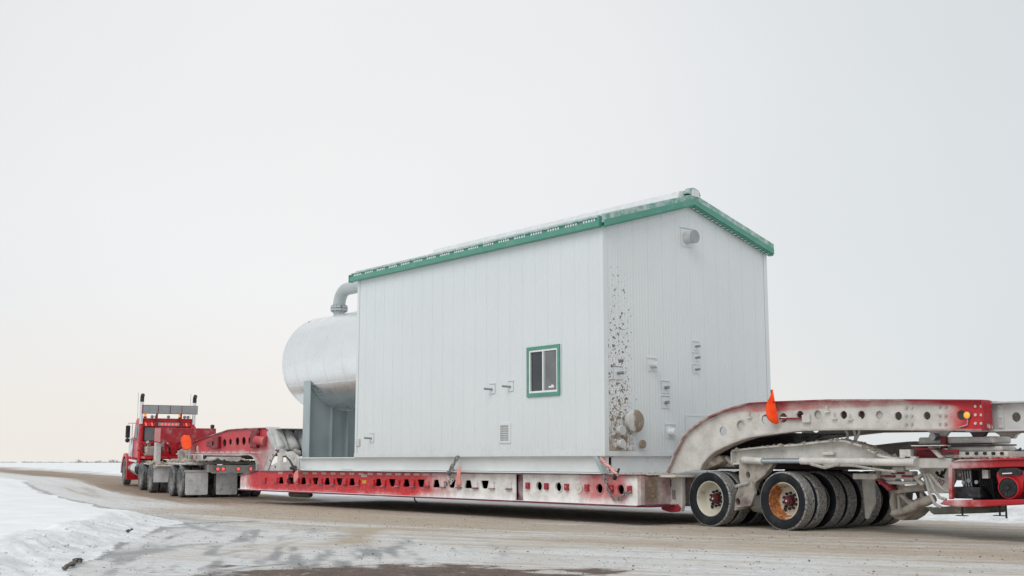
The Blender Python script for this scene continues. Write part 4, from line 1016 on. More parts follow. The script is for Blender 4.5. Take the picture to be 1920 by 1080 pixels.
# stepped bracket cluster above the steering arms
bk=[((1665,893),.26,.26),((1684,887),.22,.34),((1702,893),.18,.28)]
for (x,y),w_,h_ in bk:
    p=at(x,y,TY0+.45); q=MB().box(p.x-w_/2,p.x+w_/2,TY0+.45,TY0+.62,p.z-h_/2*.6,p.z+h_/2*.6).build('valve_block',M['dolly'],dol,bevel=.015)
    MB().box(p.x-w_/2-.02,p.x+w_/2+.02,TY0+.44,TY0+.449,p.z-.02,p.z+.02).build('valve_band',M['frame_red'],q)
p=at(1692,906,TY0+.45); MB().box(p.x-.42,p.x+.30,TY0+.40,TY0+.70,p.z-.02,p.z+.03).build('valve_shelf',M['dolly'],dol,bevel=.01)
MB().pxz(xz([(1643,898),(1650,897),(1676,918),(1668,920)],TY0+.35),TY0+.30,.25).build('slanted_guard',M['frame_red'],dol,bevel=.01)
MB().pxz(xz([(1668,913),(1730,908),(1734,920),(1672,926)],TY0+.5),TY0+.5,.35).build('shelf_under',M['dollymud'],dol,bevel=.02)
# steering arms: bent castings reaching down to the axle
def limb(pts,r,nm='steering_arm',m='dollymud',Y=TY0+.6):
    MB().tube([at(x,y,Y) for x,y in pts],r,12).build(nm,M[m],dol,smooth=50)
limb([(1674,962),(1690,960),(1708,952),(1722,944),(1735,940),(1752,934)],[.05,.06,.07,.085,.085,.065])
limb([(1682,920),(1692,930),(1702,940),(1714,946)],[.035,.04,.045,.055])
limb([(1684,928),(1686,940),(1687,955)],[.03,.03,.035])
limb([(1727,908),(1728,925),(1730,942)],[.038,.035,.045])
limb([(1678,925),(1676,940),(1678,958)],[.06,.075,.065],m='dollymud',Y=TY0+.75)
MB().pxz(xz([(1665,962),(1700,958),(1725,950),(1708,968),(1694,976),(1680,973)],TY0+.7),TY0+.65,.5).build('axle_casting',M['dollymud'],dol,bevel=.04)
MB().pxz(xz([(1698,922),(1728,920),(1740,935),(1736,948),(1700,946)],TY0+1.1),TY0+1.1,.05,[xz([(1709,925),(1716,924),(1719,931),(1719,939),(1708,937)],TY0+1.1)]).build('steering_plate',M['under'],dol)
MB().pxz(xz([(1712,895),(1730,886),(1733,889),(1722,898),(1733,907),(1728,911)],TY0+.4),TY0+.38,.10).build('bent_strap',M['dolly'],dol,bevel=.012)
for k,(x0,dx) in enumerate(((1733,0),(1738,4),(1743,10))):
    limb([(x0,888),(x0+5+dx,905+k),(x0+10+dx,925-6*k),(x0+20+dx,945-12*k),(x0+32+dx,952-15*k)],.025,'hydraulic_hose','hose',TY0+.33)
# upright gusset below the turntable
gp=xz([(1718,866),(1790,862),(1790,900),(1778,925),(1740,925),(1728,890),(1718,876)],TY0+.5)
gus=MB().pxz(gp,TY0+.5,.08).build('gusset',M['dolly'],dol,bevel=.01)
def paint_text(s,px_,py_,h,rot,mat,Y,parent):
    cu=bpy.data.curves.new('lettering','FONT'); cu.body=s; cu.size=h; cu.extrude=.001; cu.shear=.25; cu.align_x='CENTER'
    ob=bpy.data.objects.new('tmp',cu); COL.objects.link(ob); dg=bpy.context.evaluated_depsgraph_get()
    me=bpy.data.meshes.new_from_object(ob.evaluated_get(dg)); bpy.data.objects.remove(ob)
    o=bpy.data.objects.new('lettering',me); COL.objects.link(o); me.materials.clear(); me.materials.append(mat)
    p=at(px_,py_,Y); r=root_of(parent); o.parent=parent; o.location=(p.x-r.location.x,Y-r.location.y,p.z-r.location.z); o.rotation_euler=(R(90),rot,0); return o
paint_text('180',1758,907,.13,R(18),M['frame_red'],TY0+.497,gus)
for x,y,a,b in ((1757,887,.06,.05),(1762,892,.10,.035),(1766,888,.05,.09),(1771,884,.035,.11),(1768,894,.05,.03)):
    p=at(x,y,TY0+.496); MB().obox(p,(a,.004,b),Matrix.Rotation(R(25),3,'Y')).build('paint_mark',M['black'],gus)
MB().box(at(1716,860,TY0+.3).x,at(1790,860,TY0+.3).x,TY0+.2,TY0+1.6,at(1716,878,TY0+.3).z,at(1716,859,TY0+.3).z).build('turntable_base',M['dolly'],dol,bevel=.02)
for x,y in ((1702,851),(1712,864),(1713,873)):
    p=at(x,y,TY0+.2); MB().box(p.x-.10,p.x+.10,TY0+.12,TY0+.22,p.z-.07,p.z+.07).box(p.x-.03,p.x+.04,TY0+.112,TY0+.1195,p.z-.03,p.z+.03).build('pin_block',M['dolly'],dol,bevel=.012)
# turntable: stacked plates under saddle ears
TC=at(1790,830,TY0+1.2)
def rect(px0,px1,pyt,pyb,Y,Y1,name,mat,bev=.02,parent=dol):
    a=at(px0,pyt,Y); b=at(px1,pyb,Y); return MB().box(a.x,b.x,Y,Y1,at((px0+px1)/2,pyb,Y).z,at((px0+px1)/2,pyt,Y).z).build(name,mat,parent,bevel=bev)
rect(1721,1863,819,832,TY0+.35,TY0+.9,'top_plate',M['dolly'],.03)
rect(1718,1860,833,836,TY0+.25,TY0+1.0,'shim_plate',M['under'],.004)
rect(1775,1878,836.5,846,TY0+.35,TY0+.8,'turntable_ring',M['dolly'],.03)
rect(1760,1890,846.5,858,TY0+.25,TY0+.8,'turntable_plate',M['dolly'],.02)
for x in (1814,1831,1847,1863,1879):
    p=at(x,850,TY0+.247); MB().cyl((p.x-.025,TY0+.244,p.z),(p.x+.025,TY0+.244,p.z),.022,n=8).build('plate_slot',M['dark'],dol)
rect(1764,1796,843,852.5,TY0+.20,TY0+.245,'lock_plate',M['rneckflange'],.01); p=at(1780,850,TY0+.19); MB().box(p.x-.06,p.x+.06,TY0+.19,TY0+.199,p.z-.018,p.z+.018).build('plate_slot',M['dark'],dol)
rect(1762,1774,818,841,TY0+.28,TY0+.345,'red_key',M['frame_red'],.01)
rect(1708,1770,834.5,836.5,TY0+.05,TY0+.34,'step_plate',M['dolly'],.004); rect(1710,1748,841,843,TY0+.05,TY0+.34,'step_plate',M['frame_red'],.004)
MB().pxz(xz([(1718,836),(1740,836),(1746,842),(1762,859),(1718,857)],TY0+.36),TY0+.36,.2).build('step_web',M['frame_red'],dol)
MB().pxz(xz([(1738,837),(1746,836),(1768,858),(1760,859)],TY0+.15),TY0+.15,.10).build('slant_bar',M['dolly'],dol,bevel=.01)
for c,wd in ((1756,38),(1830,34)):
    L=xz([(c-wd/2-5,807),(c-wd/2+3,812),(c-wd/2+7,819),(c+wd/2-7,819),(c+wd/2-3,812),(c+wd/2+5,807)],TY0+.3)
    for Y in (TY0+.35,TY0+2.5): MB().pxz(L,Y,.10).build('saddle_ear',M['dolly'] if c<1800 else M['under'],dol,bevel=.01)
p=at(1751,819,TY0+.25); MB().cyl((p.x,TY0+.20,p.z),(p.x,TY0+.5,p.z),.06,n=14).build('saddle_pin',M['steel'],dol,smooth=40)
# rear frame to the right and rear axle group out of the picture
MB().box(at(1790,864,TY0+.9).x,-3.2,TY0+.9,TY0+2.4,.90,1.18).build('rear_frame',M['dolly'],dol,bevel=.02)
MB().pxz(xz([(1737,952),(1745,962),(1750,965),(1850,962),(1855,958),(1855,950),(1800,948)],TY0+.5),TY0+.5,.55).build('fuel_tank',M['olive'],dol,bevel=.04)
MB().box(-9.0,-7.5,TY0+.4,TY0+1.3,.52,.56).build('rear_tray',M['olive'],dol,bevel=.02)
for RX in (-5.6,-4.2):
    for k,y in enumerate(ys):
        w=copy_wheel(first if k==0 else base,dol,W(RX,y,WR))
        if k>1 and k%2==0: w.rotation_euler[2]=math.pi
        if k==0: del w['label']
    MB().cyl((RX,TY0+.2,WR),(RX,TY0+3.0,WR),.085,n=16).build('axle',M['dollymud'],dol,smooth=40)
MB().box(-6.3,-3.5,TY0+.25,TY0+.45,1.06,1.22).build('rear_beam',M['dolly'],dol,bevel=.02); MB().box(-5.1,-4.7,TY0+.3,TY0+2.9,.55,1.06).build('suspension_pedestal',M['dollymud'],dol,bevel=.02)
MB().box(-4.4,-3.3,TY0+.38,TY0+2.4,1.181,1.66).build('rear_bolster',M['dolly'],dol,bevel=.03)
# ------------------------------------------------------------------ power pack
PY=TY0+.12
pk=thing('power_pack','small red petrol engine and valve gear in an open red steel frame','power unit',(-9,PY+.3,.6))
def pr_(name,pts,Y,t,mat,bev=.01,parent=pk): return MB().pxz(xz(pts,PY),Y,t).build(name,M[mat],parent,bevel=bev)
pr_('top_rail',[(1780,868),(1800,865),(1960,861),(1960,874),(1782,879)],PY,.07,'packred')
pr_('canopy',[(1788,866),(1800,861.5),(1960,857),(1960,861),(1800,865)],PY-.04,.65,'packred',.005)
pr_('side_post',[(1778,872),(1785,872),(1785,936),(1779,936)],PY+.001,.07,'packred')
pr_('bottom_rail',[(1764,945),(1772,938),(1850,937),(1960,935),(1960,944),(1830,951),(1790,950)],PY-.05,.14,'packred',.02)
MB().box(at(1782,900,PY).x,-7.6,PY+.62,PY+.65,at(1800,940,PY).z,at(1800,864,PY).z).build('back_panel',M['dark'],pk)
MB().box(at(1782,900,PY).x,-7.6,PY+.0,PY+.65,at(1800,942,PY).z,at(1800,938.5,PY).z).build('floor_tray',M['dark'],pk)
MB().box(-7.68,-7.6,PY+.001,PY+.08,at(1800,942,PY).z,at(1800,864,PY).z).build('side_post',M['packred'],pk,bevel=.01)
rect(1786,1838,913,935,PY+.14,PY+.5,'hydraulic_reservoir',M['dark'],.02,pk)
vb=rect(1804,1824,882,913,PY+.2,PY+.4,'valve_bank',M['dark'],.01,pk)
for x,y,r in ((1800,890,.035),(1818,901,.035),(1808,905,.03),(1832,904,.03)):
    p=at(x,y,PY+.16); MB().cyl((p.x,PY+.13,p.z),(p.x,PY+.20,p.z),r,n=14).build('gauge',M['steel'],vb,smooth=40)
for k in range(4):
    p=at(1806+k*5,900,PY+.17); MB().cyl((p.x,PY+.17,p.z-.10),(p.x,PY+.15,p.z+.14),.012,n=6).build('valve_lever',M['steel'],vb)
rect(1841,1853,881,897,PY+.15,PY+.22,'notice_plate',M['grey_ext'],.003,pk)
mb=MB()
for k in range(6): mb.tube([at(1825+k*6,912-3*k,PY+.3),at(1835+k*5,905+6*math.sin(k),PY+.2),at(1850+k*3,915+4*k,PY+.35)],.014,6)
mb.build('hose_bundle',M['black'],pk,smooth=40)
eb=at(1893,910,PY)
en=MB().pxz(xz([(1867,884),(1880,879),(1905,878),(1918,883),(1921,890),(1914,922),(1906,933),(1881,933),(1873,922),(1866,892)],PY),PY+.02,.42).build('engine',M['engine'],pk,bevel=.04)
p=at(1893,914.5,PY); MB().lathe([(-.06,.0),(-.06,.135),(-.02,.15),(.0,.17),(.02,.17)],(p.x,PY+.01,p.z),(0,1,0),32).build('fan_cowl',M['dark'],en,smooth=40)
MB().lathe([(-.055,.148),(-.05,.163),(.015,.178),(.018,.16)],(p.x,PY+.012,p.z),(0,1,0),32).build('cowl_ring',M['engine'],en,smooth=40)
for k in range(14):
    a=k*math.pi/7; MB().obox((p.x+.08*math.cos(a),PY-.054,p.z+.08*math.sin(a)),(.10,.008,.010),Matrix.Rotation(-a,3,'Y')).build('grille_bar',M['black'],en)
MB().cyl((p.x,PY-.07,p.z),(p.x,PY-.052,p.z),.03,n=12).build('recoil_cup',M['dark'],en)
pr_('air_cleaner',[(1872,884),(1876,878),(1908,877),(1916,882),(1917,890),(1874,891)],PY-.03,.4,'dark',.02,en)
pr_('name_strip',[(1882,887),(1900,886),(1900,888.2),(1882,889)],PY-.045,.014,'white',.001,en)
for k,x in enumerate((1804,1874,1886)):
    p=at(x,951,PY+.1); q=MB().cyl((p.x,PY+.1,p.z+.03),(p.x,PY+.1,at(x,966 if k<2 else 972,PY+.1).z),.016,n=8).build('stand_leg',M['dark'],pk)
    if k<2: e=at(x,966,PY+.1); MB().box(e.x-.08,e.x+.08,PY+.05,PY+.15,e.z-.012,e.z).build('stand_foot',M['dark'],pk)
# ------------------------------------------------------------------ jeep dolly and truck (both already turned onto the highway)
RZT=R(168.3)
def place(x,y): return Vector((x,y,gz(x,y)))
jp=thing('jeep_dolly','mud-caked tandem dolly with grey mudflaps between the truck and the trailer','dolly',place(-38.78,18.42),(0,R(-.4),RZT))
def B(name,mat,parent,*bx,bevel=.01):
    m=MB()
    for b in bx: m.box(*b)
    return m.build(name,M[mat],parent,bevel=bevel)
def dusty(w):
    for c in w.children:
        if c.name.startswith('tyre'): c.data.materials.clear(); c.data.materials.append(M['tyref'])
def far_wheel(parent,loc):
    w=make_wheel(parent,'wheel','rimdust',1,True,loc=loc,scale=1.05); dusty(w)
    return w
jw=None
for x in (0,1.5):
    for k,y in enumerate((1.36,1.02,.30,-.04,-.76,-1.10)):
        if jw is None: jw=far_wheel(jp,(x,y,.54)); 
        else: copy_wheel(jw,jp,(x,y,.54),depth=(k==0))
    MB().cyl((x,-1.1,.54),(x,1.1,.54),.08,n=12).build('axle',M['under'],jp,smooth=40)
B('frame_rail','jeep',jp,(-.9,3.4,.55,.75,.86,1.12)); B('frame_rail','jeep',jp,(-.9,3.4,-.95,-.75,.86,1.12))
B('platform','jeep',jp,(-.6,3.2,-1.2,1.25,1.121,1.20),bevel=.02)
B('fender','jeep',jp,(-.70,2.2,.86,1.50,1.10,1.16),bevel=.03)
mb=MB()
for i in range(240): lump(mb,(random.uniform(-.6,3.0),random.uniform(-1.1,1.4),1.21),abs(random.gauss(.04,.05))+.02)
o=mb.build('caked_mud',M['mud'],jp,smooth=40); o['kind']='stuff'
tb=B('tail_beam','tail',jp,(-.83,-.72,-1.75,.62,.82,1.10))
for y in (.42,.24,-.28,-.72):
    l=MB().cyl((-.86,y,.97),(-.831,y,.97),.075,n=16).build('tail_lamp',M['steel'],jp,smooth=40)
    MB().cyl((-.872,y,.97),(-.8605,y,.97),.055,n=14).build('lens',M['redlamp'],l,smooth=40)
B('number_plate','grey_ext',jp,(-.85,-.835,-.10,.06,.72,.85))
for y0,y1 in ((.70,1.46),(-.30,.42)):
    fl_=MB(); n=6
    for i in range(n):
        pass
    fl_.prism([(y0+.03,.10),(y1-.03,.10),(y1,.14),(y1,.90),(y0,.90),(y0,.14)],(),lambda a,b,w:(-.66+w+.05*math.sin((b-.9)*2.2),a,b),.02)
    f=fl_.build('mudflap',M['flap'],jp); MB().box(-.69,-.62,y0-.03,y1+.03,.86,.93).build('flap_hanger',M['jeep'],f,bevel=.01)
    MB().box(-.690,-.684,y0+.14,y1-.14,.30,.42).build('flap_emblem',M['grey_ext'],f)
for x,y in ((.75,1.0),(.75,.2),(2.1,.9)):
    MB().lathe([(0,.16),(.05,.19),(.12,.16),(.17,.19),(.24,.16)],(x,y,.80),(0,0,1),18).build('air_bag',M['dark'],jp,smooth=50)
MB().cyl((1.2,-.2,1.2),(1.2,-.2,1.38),.75,.7,n=28).build('turntable',M['jeep'],jp,smooth=40)
MB().cyl((1.0,-1.3,1.42),(1.0,.5,1.42),.14,n=16).build('cross_tank',M['dark'],jp,smooth=40)
for k in range(10):
    p=Vector((random.uniform(1.8,3.4),random.uniform(.0,1.0),1.2)); q=p+Vector((random.uniform(-.4,.6),random.uniform(-.4,.4),random.uniform(.15,.5)))
    MB().tube([p,(p+q)/2+Vector((0,.1,.15)),q],.03,6).build('air_hose',M['hose'],jp)
B('hitch_post','jeep',jp,(2.2,2.45,.3,.55,1.2,1.75),bevel=.02); B('valve_box','dollymud',jp,(2.6,3.0,.55,.95,1.2,1.6),bevel=.05)
MB().bar((3.0,.2,1.55),(5.3,.35,1.62),.10,.08).build('drawbar',M['jeep'],jp,bevel=.01)
MB().bar((3.0,-.3,1.1),(5.4,-.1,1.15),.35,.22).build('gooseneck',M['frame_red'],jp,bevel=.02)

tk=thing('truck','red conventional heavy haul truck with chrome stacks and grey sign box above its cab','truck',place(-44.25,19.30),(0,R(-1.9),RZT))
tw=None
for x in (0,2.0):
    for y in (1.11,.77,-.77,-1.11):
        if tw is None: tw=make_wheel(tk,'wheel','rimdust',1,True,loc=(x,y,.54),scale=1.05); dusty(tw)
        else: copy_wheel(tw,tk,(x,y,.54),depth=abs(y)>1)
    MB().cyl((x,-.9,.54),(x,.9,.54),.12,n=12).build('axle',M['under'],tk,smooth=40)
for y in (1.12,-1.12):
    w=make_wheel(tk,'wheel','rimdust',1,True,loc=(5.9,y,.56),scale=1.09); dusty(w); w.rotation_euler=(0,0,R(-3))
for y in (.36,-.48): B('frame_rail','dark',tk,(-1.0,7.0,y,y+.12,.78,1.05))
for y0,y1 in ((.58,1.24),(-1.24,-.58)):
    f=MB().prism([(y0,.42),(y1,.42),(y1,.98),(y0,.98)],(),lambda a,b,w:(-.72+w,a,b),.02).build('mudflap',M['flap'],tk); MB().box(-.76,-.66,y0-.02,y1+.02,.95,1.02).build('flap_hanger',M['jeep'],f,bevel=.01)
cab=MB().prism([(3.40,1.15),(5.15,1.15),(5.15,2.10),(4.85,2.72),(4.65,2.84),(3.40,2.84)],(),lambda a,b,w:(a,-1.06+w,b),2.12).build('cab',M['truckred'],tk,bevel=.09)
M['cabglass']=simple('cab_rear_glass',(.20,.215,.225),.08,0,.1,3)
for y0,y1 in ((.45,.92),(-.92,-.45)):
    wn_=MB().prism([(y0,1.92),(y1,1.92),(y1,2.46),(y0,2.46)],(),lambda a,b,w:(3.385+w,a,b),.03).build('rear_window',M['cabglass'],cab)
    MB().prism([(y0-.04,1.88),(y1+.04,1.88),(y1+.04,2.5),(y0-.04,2.5)],[[(y0,1.92),(y1,1.92),(y1,2.46),(y0,2.46)]],lambda a,b,w:(3.375+w,a,b),.03).build('window_seal',M['black'],cab)
for y0,y1 in ((.46,.96),(-.94,-.46)):
    for k in range(4):
        a=y0+k*.125; MB().prism([(a,2.53),(a+.065,2.53),(a+.105,2.65),(a+.04,2.65)],(),lambda u,v,w:(3.383+w,u,v),.012).build('hazard_stripe',M['stripe'] if k%2==0 else M['redlamp'],cab)  # odd stripes are given the lit lens glow though they are no lamps
MB().prism([(3.9,1.95),(4.75,1.95),(4.62,2.55),(3.9,2.55)],(),lambda a,b,w:(a,1.05+w,b),.025).build('door_window',M['glass'],cab)
dr=MB().prism([(3.75,1.2),(4.95,1.2),(4.95,1.93),(3.75,1.93)],(),lambda a,b,w:(a,1.058+w,b),.012).build('door',M['truckred'],cab,bevel=.01); MB().box(3.85,4.02,1.071,1.10,1.72,1.76).build('door_handle',M['chrome'],dr)
MB().prism([(5.0,1.12),(7.0,1.12),(7.05,1.55),(6.9,1.72),(5.0,1.86)],(),lambda a,b,w:(a,-.72+w,b),1.44).build('hood',M['truckred'],tk,bevel=.10)
def fender(y0,y1):
    pts=[(5.9+.72*math.cos(t),.56+.74*math.sin(t)) for t in np.linspace(R(205),R(-5),16)]
    m=MB(); m.strip(pts,y0,y1,.04); m.pxz(pts+[(p[0]*1+(5.9-p[0])*.13,p[1]+(.56-p[1])*.13) for p in pts[::-1]],y1-.02 if y1>0 else y0,.02); m.build('front_fender',M['truckred'],tk,smooth=40)
fender(.72,1.26); fender(-1.26,-.72)
MB().prism([(3.3,1.02),(5.05,1.02),(5.05,1.12),(3.3,1.12)],(),lambda a,b,w:(a,.70+w,b),.52).build('running_board',M['chrome'],tk,bevel=.02)
MB().lathe([(-.72,.02),(-.70,.26),(-.66,.29),(.66,.29),(.70,.26),(.72,.02)],(4.15,.98,.76),(1,0,0),24).build('fuel_tank',M['chrome'],tk,smooth=40)
MB().lathe([(-.42,.02),(-.40,.13),(-.36,.15),(.36,.15),(.40,.13),(.42,.02)],(5.12,1.08,1.62),(0,0,1),20).build('air_cleaner',M['chrome'],tk,smooth=40)
B('bumper','chrome',tk,(7.1,7.2,-1.2,1.2,.45,.85),bevel=.03); B('radiator','chrome',tk,(7.03,7.09,-.6,.6,.86,1.6),bevel=.03)
# rack, stacks, sign box
for y in (.48,-.50): B('rack_post','frame_red',tk,(3.24,3.33,y-.035,y+.035,1.05,3.10),bevel=.008)
lb=B('lamp_board','panelgrey',tk,(3.22,3.30,-.44,.42,2.52,2.66),bevel=.01)
for k in range(5):
    y=.27-k*.145; MB().cyl((3.20,y,2.59),(3.219,y,2.59),.035,n=12).build('stop_lamp',M['redlamp'],lb,smooth=40)
sb=B('sign_box','frame_red',tk,(3.18,3.42,-1.16,1.09,3.02,3.38),bevel=.006)
for k in range(4):
    w_=[0,.62,1.10,1.58,2.25]; MB().box(3.165,3.179,1.075-w_[k+1]+.015,1.075-w_[k]-.015,3.04,3.36).build('sign_panel',M['panelgrey'],sb)
for y in (1.10,-1.04):
    s_=MB().tube([(3.36,y*.98,1.0),(3.36,y*.98,2.72)],.085,16).build('exhaust_stack',M['truckred'],tk,smooth=40)
    MB().tube([(3.30,y,2.60),(3.30,y,3.52)],.075,16).build('stack_pipe',M['chrome'],s_,smooth=40)
    MB().tube([(3.30,y,3.50),(3.30,y,3.66),(3.27,y,3.73),(3.19,y,3.78)],.080,14).build('stack_tip',M['dark'],s_,smooth=40)
    MB().cyl((3.55,y+.10,2.6),(3.55,y+.12,3.88),.008,n=5).build('antenna',M['steel'],tk)
for y,z in ((.94,2.98),(-.46,2.96)):
    b_=MB().cyl((3.32,y,z-.14),(3.32,y,z-.07),.06,n=14).build('beacon',M['dark'],tk,smooth=40); MB().lathe([(-.07,.055),(.05,.055),(.07,.03),(.07,0)],(3.32,y,z),(0,0,1),16).build('beacon_lens',M['amber'],b_,smooth=50)
for y in (.66,.50,-.66,-.80,.0):
    MB().lathe([(-.05,.05),(0,.065),(.04,.065),(.05,.0)],(3.35,y,2.90),(-1,0,0),14).build('work_lamp',M['steel'],tk,smooth=40)
# red gear box behind the cab
bx=B('headboard_box','truckbox',tk,(.62,1.85,-1.36,.80,1.90,2.46),bevel=.012)
MB().box(.635,1.84,.801,.807,1.915,2.445).build('box_side',M['boxside'],bx)
MB().lathe([(0,.07),(.10,.085),(.14,.07),(.16,0)],(.85,-1.26,2.461),(0,0,1),12).build('strobe',M['dark'],tk,smooth=40)
for y in (.80,-.80): B('box_leg','jeep',tk,(.9,1.3,y-.10,y+.10,1.05,1.879),bevel=.02)
B('catwalk','truckred',tk,(2.35,3.35,-1.1,1.06,1.20,1.29),bevel=.01)
B('cab_guard','truckred',tk,(3.28,3.36,.50,1.06,1.30,1.88)); B('cab_rail','truckred',tk,(3.2,3.32,.52,1.06,1.80,1.88))
for k in range(14):
    p=Vector((random.uniform(2.7,3.25),random.uniform(-.3,1.0),random.uniform(1.35,1.5))); q=p+Vector((random.uniform(-.5,.2),random.uniform(-.3,.3),random.uniform(.1,.45)))
    MB().tube([p,(p+q)/2+Vector((-.1,0,.1)),q],random.uniform(.03,.07),8).build('air_line',M['dollymud' if k%3 else 'frame_red'],tk)
B('gear_box','dollymud',tk,(2.5,3.1,.55,.98,1.30,1.70),bevel=.06)
MB().cyl((.3,0,1.10),(.3,0,1.26),.48,.42,n=24).build('fifth_wheel',M['jeep'],tk,smooth=40)
mb=MB()
for i in range(140): lump(mb,(random.uniform(-.9,1.9),random.uniform(-.9,1.2),random.uniform(1.06,1.14)),abs(random.gauss(.04,.05))+.02)
o=mb.build('caked_snow',M['mud'],tk,smooth=40); o['kind']='stuff'
B('deck_plate','jeep',tk,(-1.0,2.3,-1.0,1.18,1.02,1.06)); B('light_bar','jeep',tk,(-1.05,-.95,-.55,.55,.85,1.05))
# mirrors
for s in (1,-1):
    m_=MB().box(4.70,4.86,s*1.36-.085,s*1.36+.085,2.0,2.52).build('mirror',M['dark'],tk,bevel=.03)
    MB().tube([(4.8,s*1.04,2.62),(4.8,s*1.36,2.62),(4.8,s*1.36,2.5)],.016,6).tube([(4.8,s*1.04,1.98),(4.8,s*1.36,1.94),(4.8,s*1.36,2.02)],.016,6).tube([(4.8,s*1.18,1.96),(4.8,s*1.18,2.62)],.012,6).build('mirror_arm',M['chrome'],m_,smooth=40)
    MB().lathe([(-.08,.0),(-.06,.07),(-.02,.095),(.02,.095),(.03,0)],(4.78,s*1.36,1.90),(1,0,0),16).build('convex_mirror',M['dark'],m_,smooth=40)
# ------------------------------------------------------------------ flags, chains, straps
def flag(name,label,pts,Y,mat,rip=.03,stick=None,group=None,pole=None):
    """cloth outline given at its own distance, rippled and given thickness"""
    P=xz(pts,Y); xs_=[p[0] for p in P]; zs=[p[1] for p in P]
    root=thing(name,label,'flag',(sum(xs_)/len(xs_),Y,min(zs)),group=group)
    loops=[Vector((a,b,0)) for a,b in P]
    bm=bmesh.new(); vs_=[bm.verts.new((a,Y,b)) for a,b in P]; bm.faces.new(vs_)
    bmesh.ops.triangulate(bm,faces=bm.faces); bmesh.ops.subdivide_edges(bm,edges=bm.edges,cuts=5,use_grid_fill=True)
    w=max(xs_)-min(xs_)
    for v in bm.verts: v.co.y+=rip*math.sin((v.co.x-min(xs_))/w*7+v.co.z*5)
    mb=MB(); idx={v:i for i,v in enumerate(bm.verts)}
    mb.add([v.co.copy() for v in bm.verts],[[idx[v] for v in f.verts] for f in bm.faces]); bm.free()
    o=mb.build('cloth',mat,root,smooth=180); so_=o.modifiers.new('thick','SOLIDIFY'); so_.thickness=.006
    if pole: MB().tube([at(x,y,Y+.06) for x,y in pole],.012,6).build('pole',M['frame_red'],root)
    return root
flag('flag','bright orange pennant standing up on the white rear neck girder',[(1444,729.5),(1447,730),(1455,750),(1462,779),(1460,788),(1453,795.5),(1449,793),(1440,781),(1440,760)],YN-.13,M['flag'],.06,pole=[(1446,731),(1447,760),(1450,790)])
flag('flag','orange rounded flag on the front neck tip behind the truck',[(345,815.5),(355,816.5),(360,826),(358,838),(352,844),(346,844.5),(341,837),(339,827)],TY0-.25,M['flag'],.04,pole=[(336,837),(348,834),(364,832)])
flag('flag','faded pink forked flag hanging by the lever binder at the skid front',[(556.5,872),(558.5,872),(562,897),(558,893),(555,905),(551.5,905.5),(553,890)],BY0-.12,M['flagpink'],.03)
flag('flag','faded pink flag hanging beside the chain at the middle of the deck',[(859,874),(866,876),(864,890),(864.5,908),(861,913.5),(857,911),(859,885)],BY0-.12,M['flagpink'],.03)
def chain(name,label,pts,mat,size=.055,r=.011):
    P=[Vector(p) for p in pts]; root=thing(name,label,'chain',tuple(P[-1]))
    L=[0]
    for a,b in zip(P[:-1],P[1:]): L.append(L[-1]+(b-a).length)
    n=max(3,int(L[-1]/(size*1.25))); proto=None
    for k in range(n):
        s=L[-1]*(k+.5)/n; i=max(j for j in range(len(L)-1) if L[j]<=s); d=(P[i+1]-P[i]).normalized(); c=P[i]+d*(s-L[i])
        if proto is None:
            mb=MB(); ring_=[]
            for t in np.linspace(0,2*math.pi,12,endpoint=False):
                ring_.append((.42*size*math.cos(t),0,(.62*size)*math.sin(t)+(.22*size if math.sin(t)>0 else -.22*size)))
            proto=mb.tube(ring_,r,6,True).build('link',mat,None,smooth=60); q=proto
        else: q=proto.copy(); COL.objects.link(q)
        q.parent=root; q.location=c-P[-1]
        q.rotation_euler=(d.to_track_quat('Z','Y').to_matrix()@Matrix.Rotation(R(90)*(k%2)+.3,3,'Z')).to_euler()
    return root
YC=BY0-.07
chain('chain','grey steel chain tying the skid to the middle of the trailer deck',[at(858,856,YC),at(853,866,YC),at(846,877,YC),at(842,884,YC),at(839,895,YC+.5),at(836,909,DY-.08)],M['steel'],.085,.016)
chain('chain','short loop of pale chain hanging at the middle deck opening',[at(849,874,YC),at(849.5,890,YC+.3),at(849,900,DY-.06),at(846,905,DY-.06),at(840,893,DY-.06)],M['dolly'],.06,.012)
chain('chain','rusty chain drooping below the last round hole of the deck',[at(1133,890,DY-.10),at(1140,918,DY-.06),at(1150,934,DY-.06),at(1160,936,DY-.06),at(1170,927,DY-.06),at(1182,922,DY-.06)],M['steel'],.07,.013)
chain('chain','dark chain from the lever binder down to the front deck opening',[at(556,876,YC),at(549,886,YC+.3),at(542,893,DY-.06),at(541,905,DY-.06)],M['dark'],.08,.016)
lv=thing('lever_binder','black bent lever binder pulled tight over the front end of the skid','binder',tuple(at(553,880,YC)))
MB().tube([at(535,855,YC-.02),at(543,863,YC-.02),at(548,872,YC-.02),at(552,879,YC-.02)],[.018,.025,.03,.04],8).build('handle',M['dark'],lv,smooth=50)
MB().tube([at(546,878,YC-.02),at(553,876,YC-.02),at(557,882,YC-.02)],.05,8).build('jaw',M['dark'],lv,smooth=50)
mb=MB(); h=at(1124,862,YC-.02)
rb=thing('ribbon','knotted pink ribbon trailing from the skid corner to the deck edge','ribbon',tuple(at(1158,890,YC)))
for k in range(3):
    pts=[at(1126+random.uniform(-1,1)+4*t*8,861+29*t+2.0*math.sin(t*13+k*2),YC-.02-.03*k) for t in np.linspace(0,1,14)]
    MB().tube(pts,[.016+.012*abs(math.sin(i*1.3+k)) for i in range(14)],6).build('strand',M['ribbon'],rb,smooth=60)
MB().tube([at(1126,858,YC-.03),at(1131,861,YC-.05),at(1130,868,YC-.03),at(1126,864,YC-.03)],.016,6,True).build('loop',M['ribbon'],rb,smooth=60)
lv2=thing('lever_binder','short black lever bar sticking up beside the pink ribbon','binder',tuple(at(1154,898,YC)))
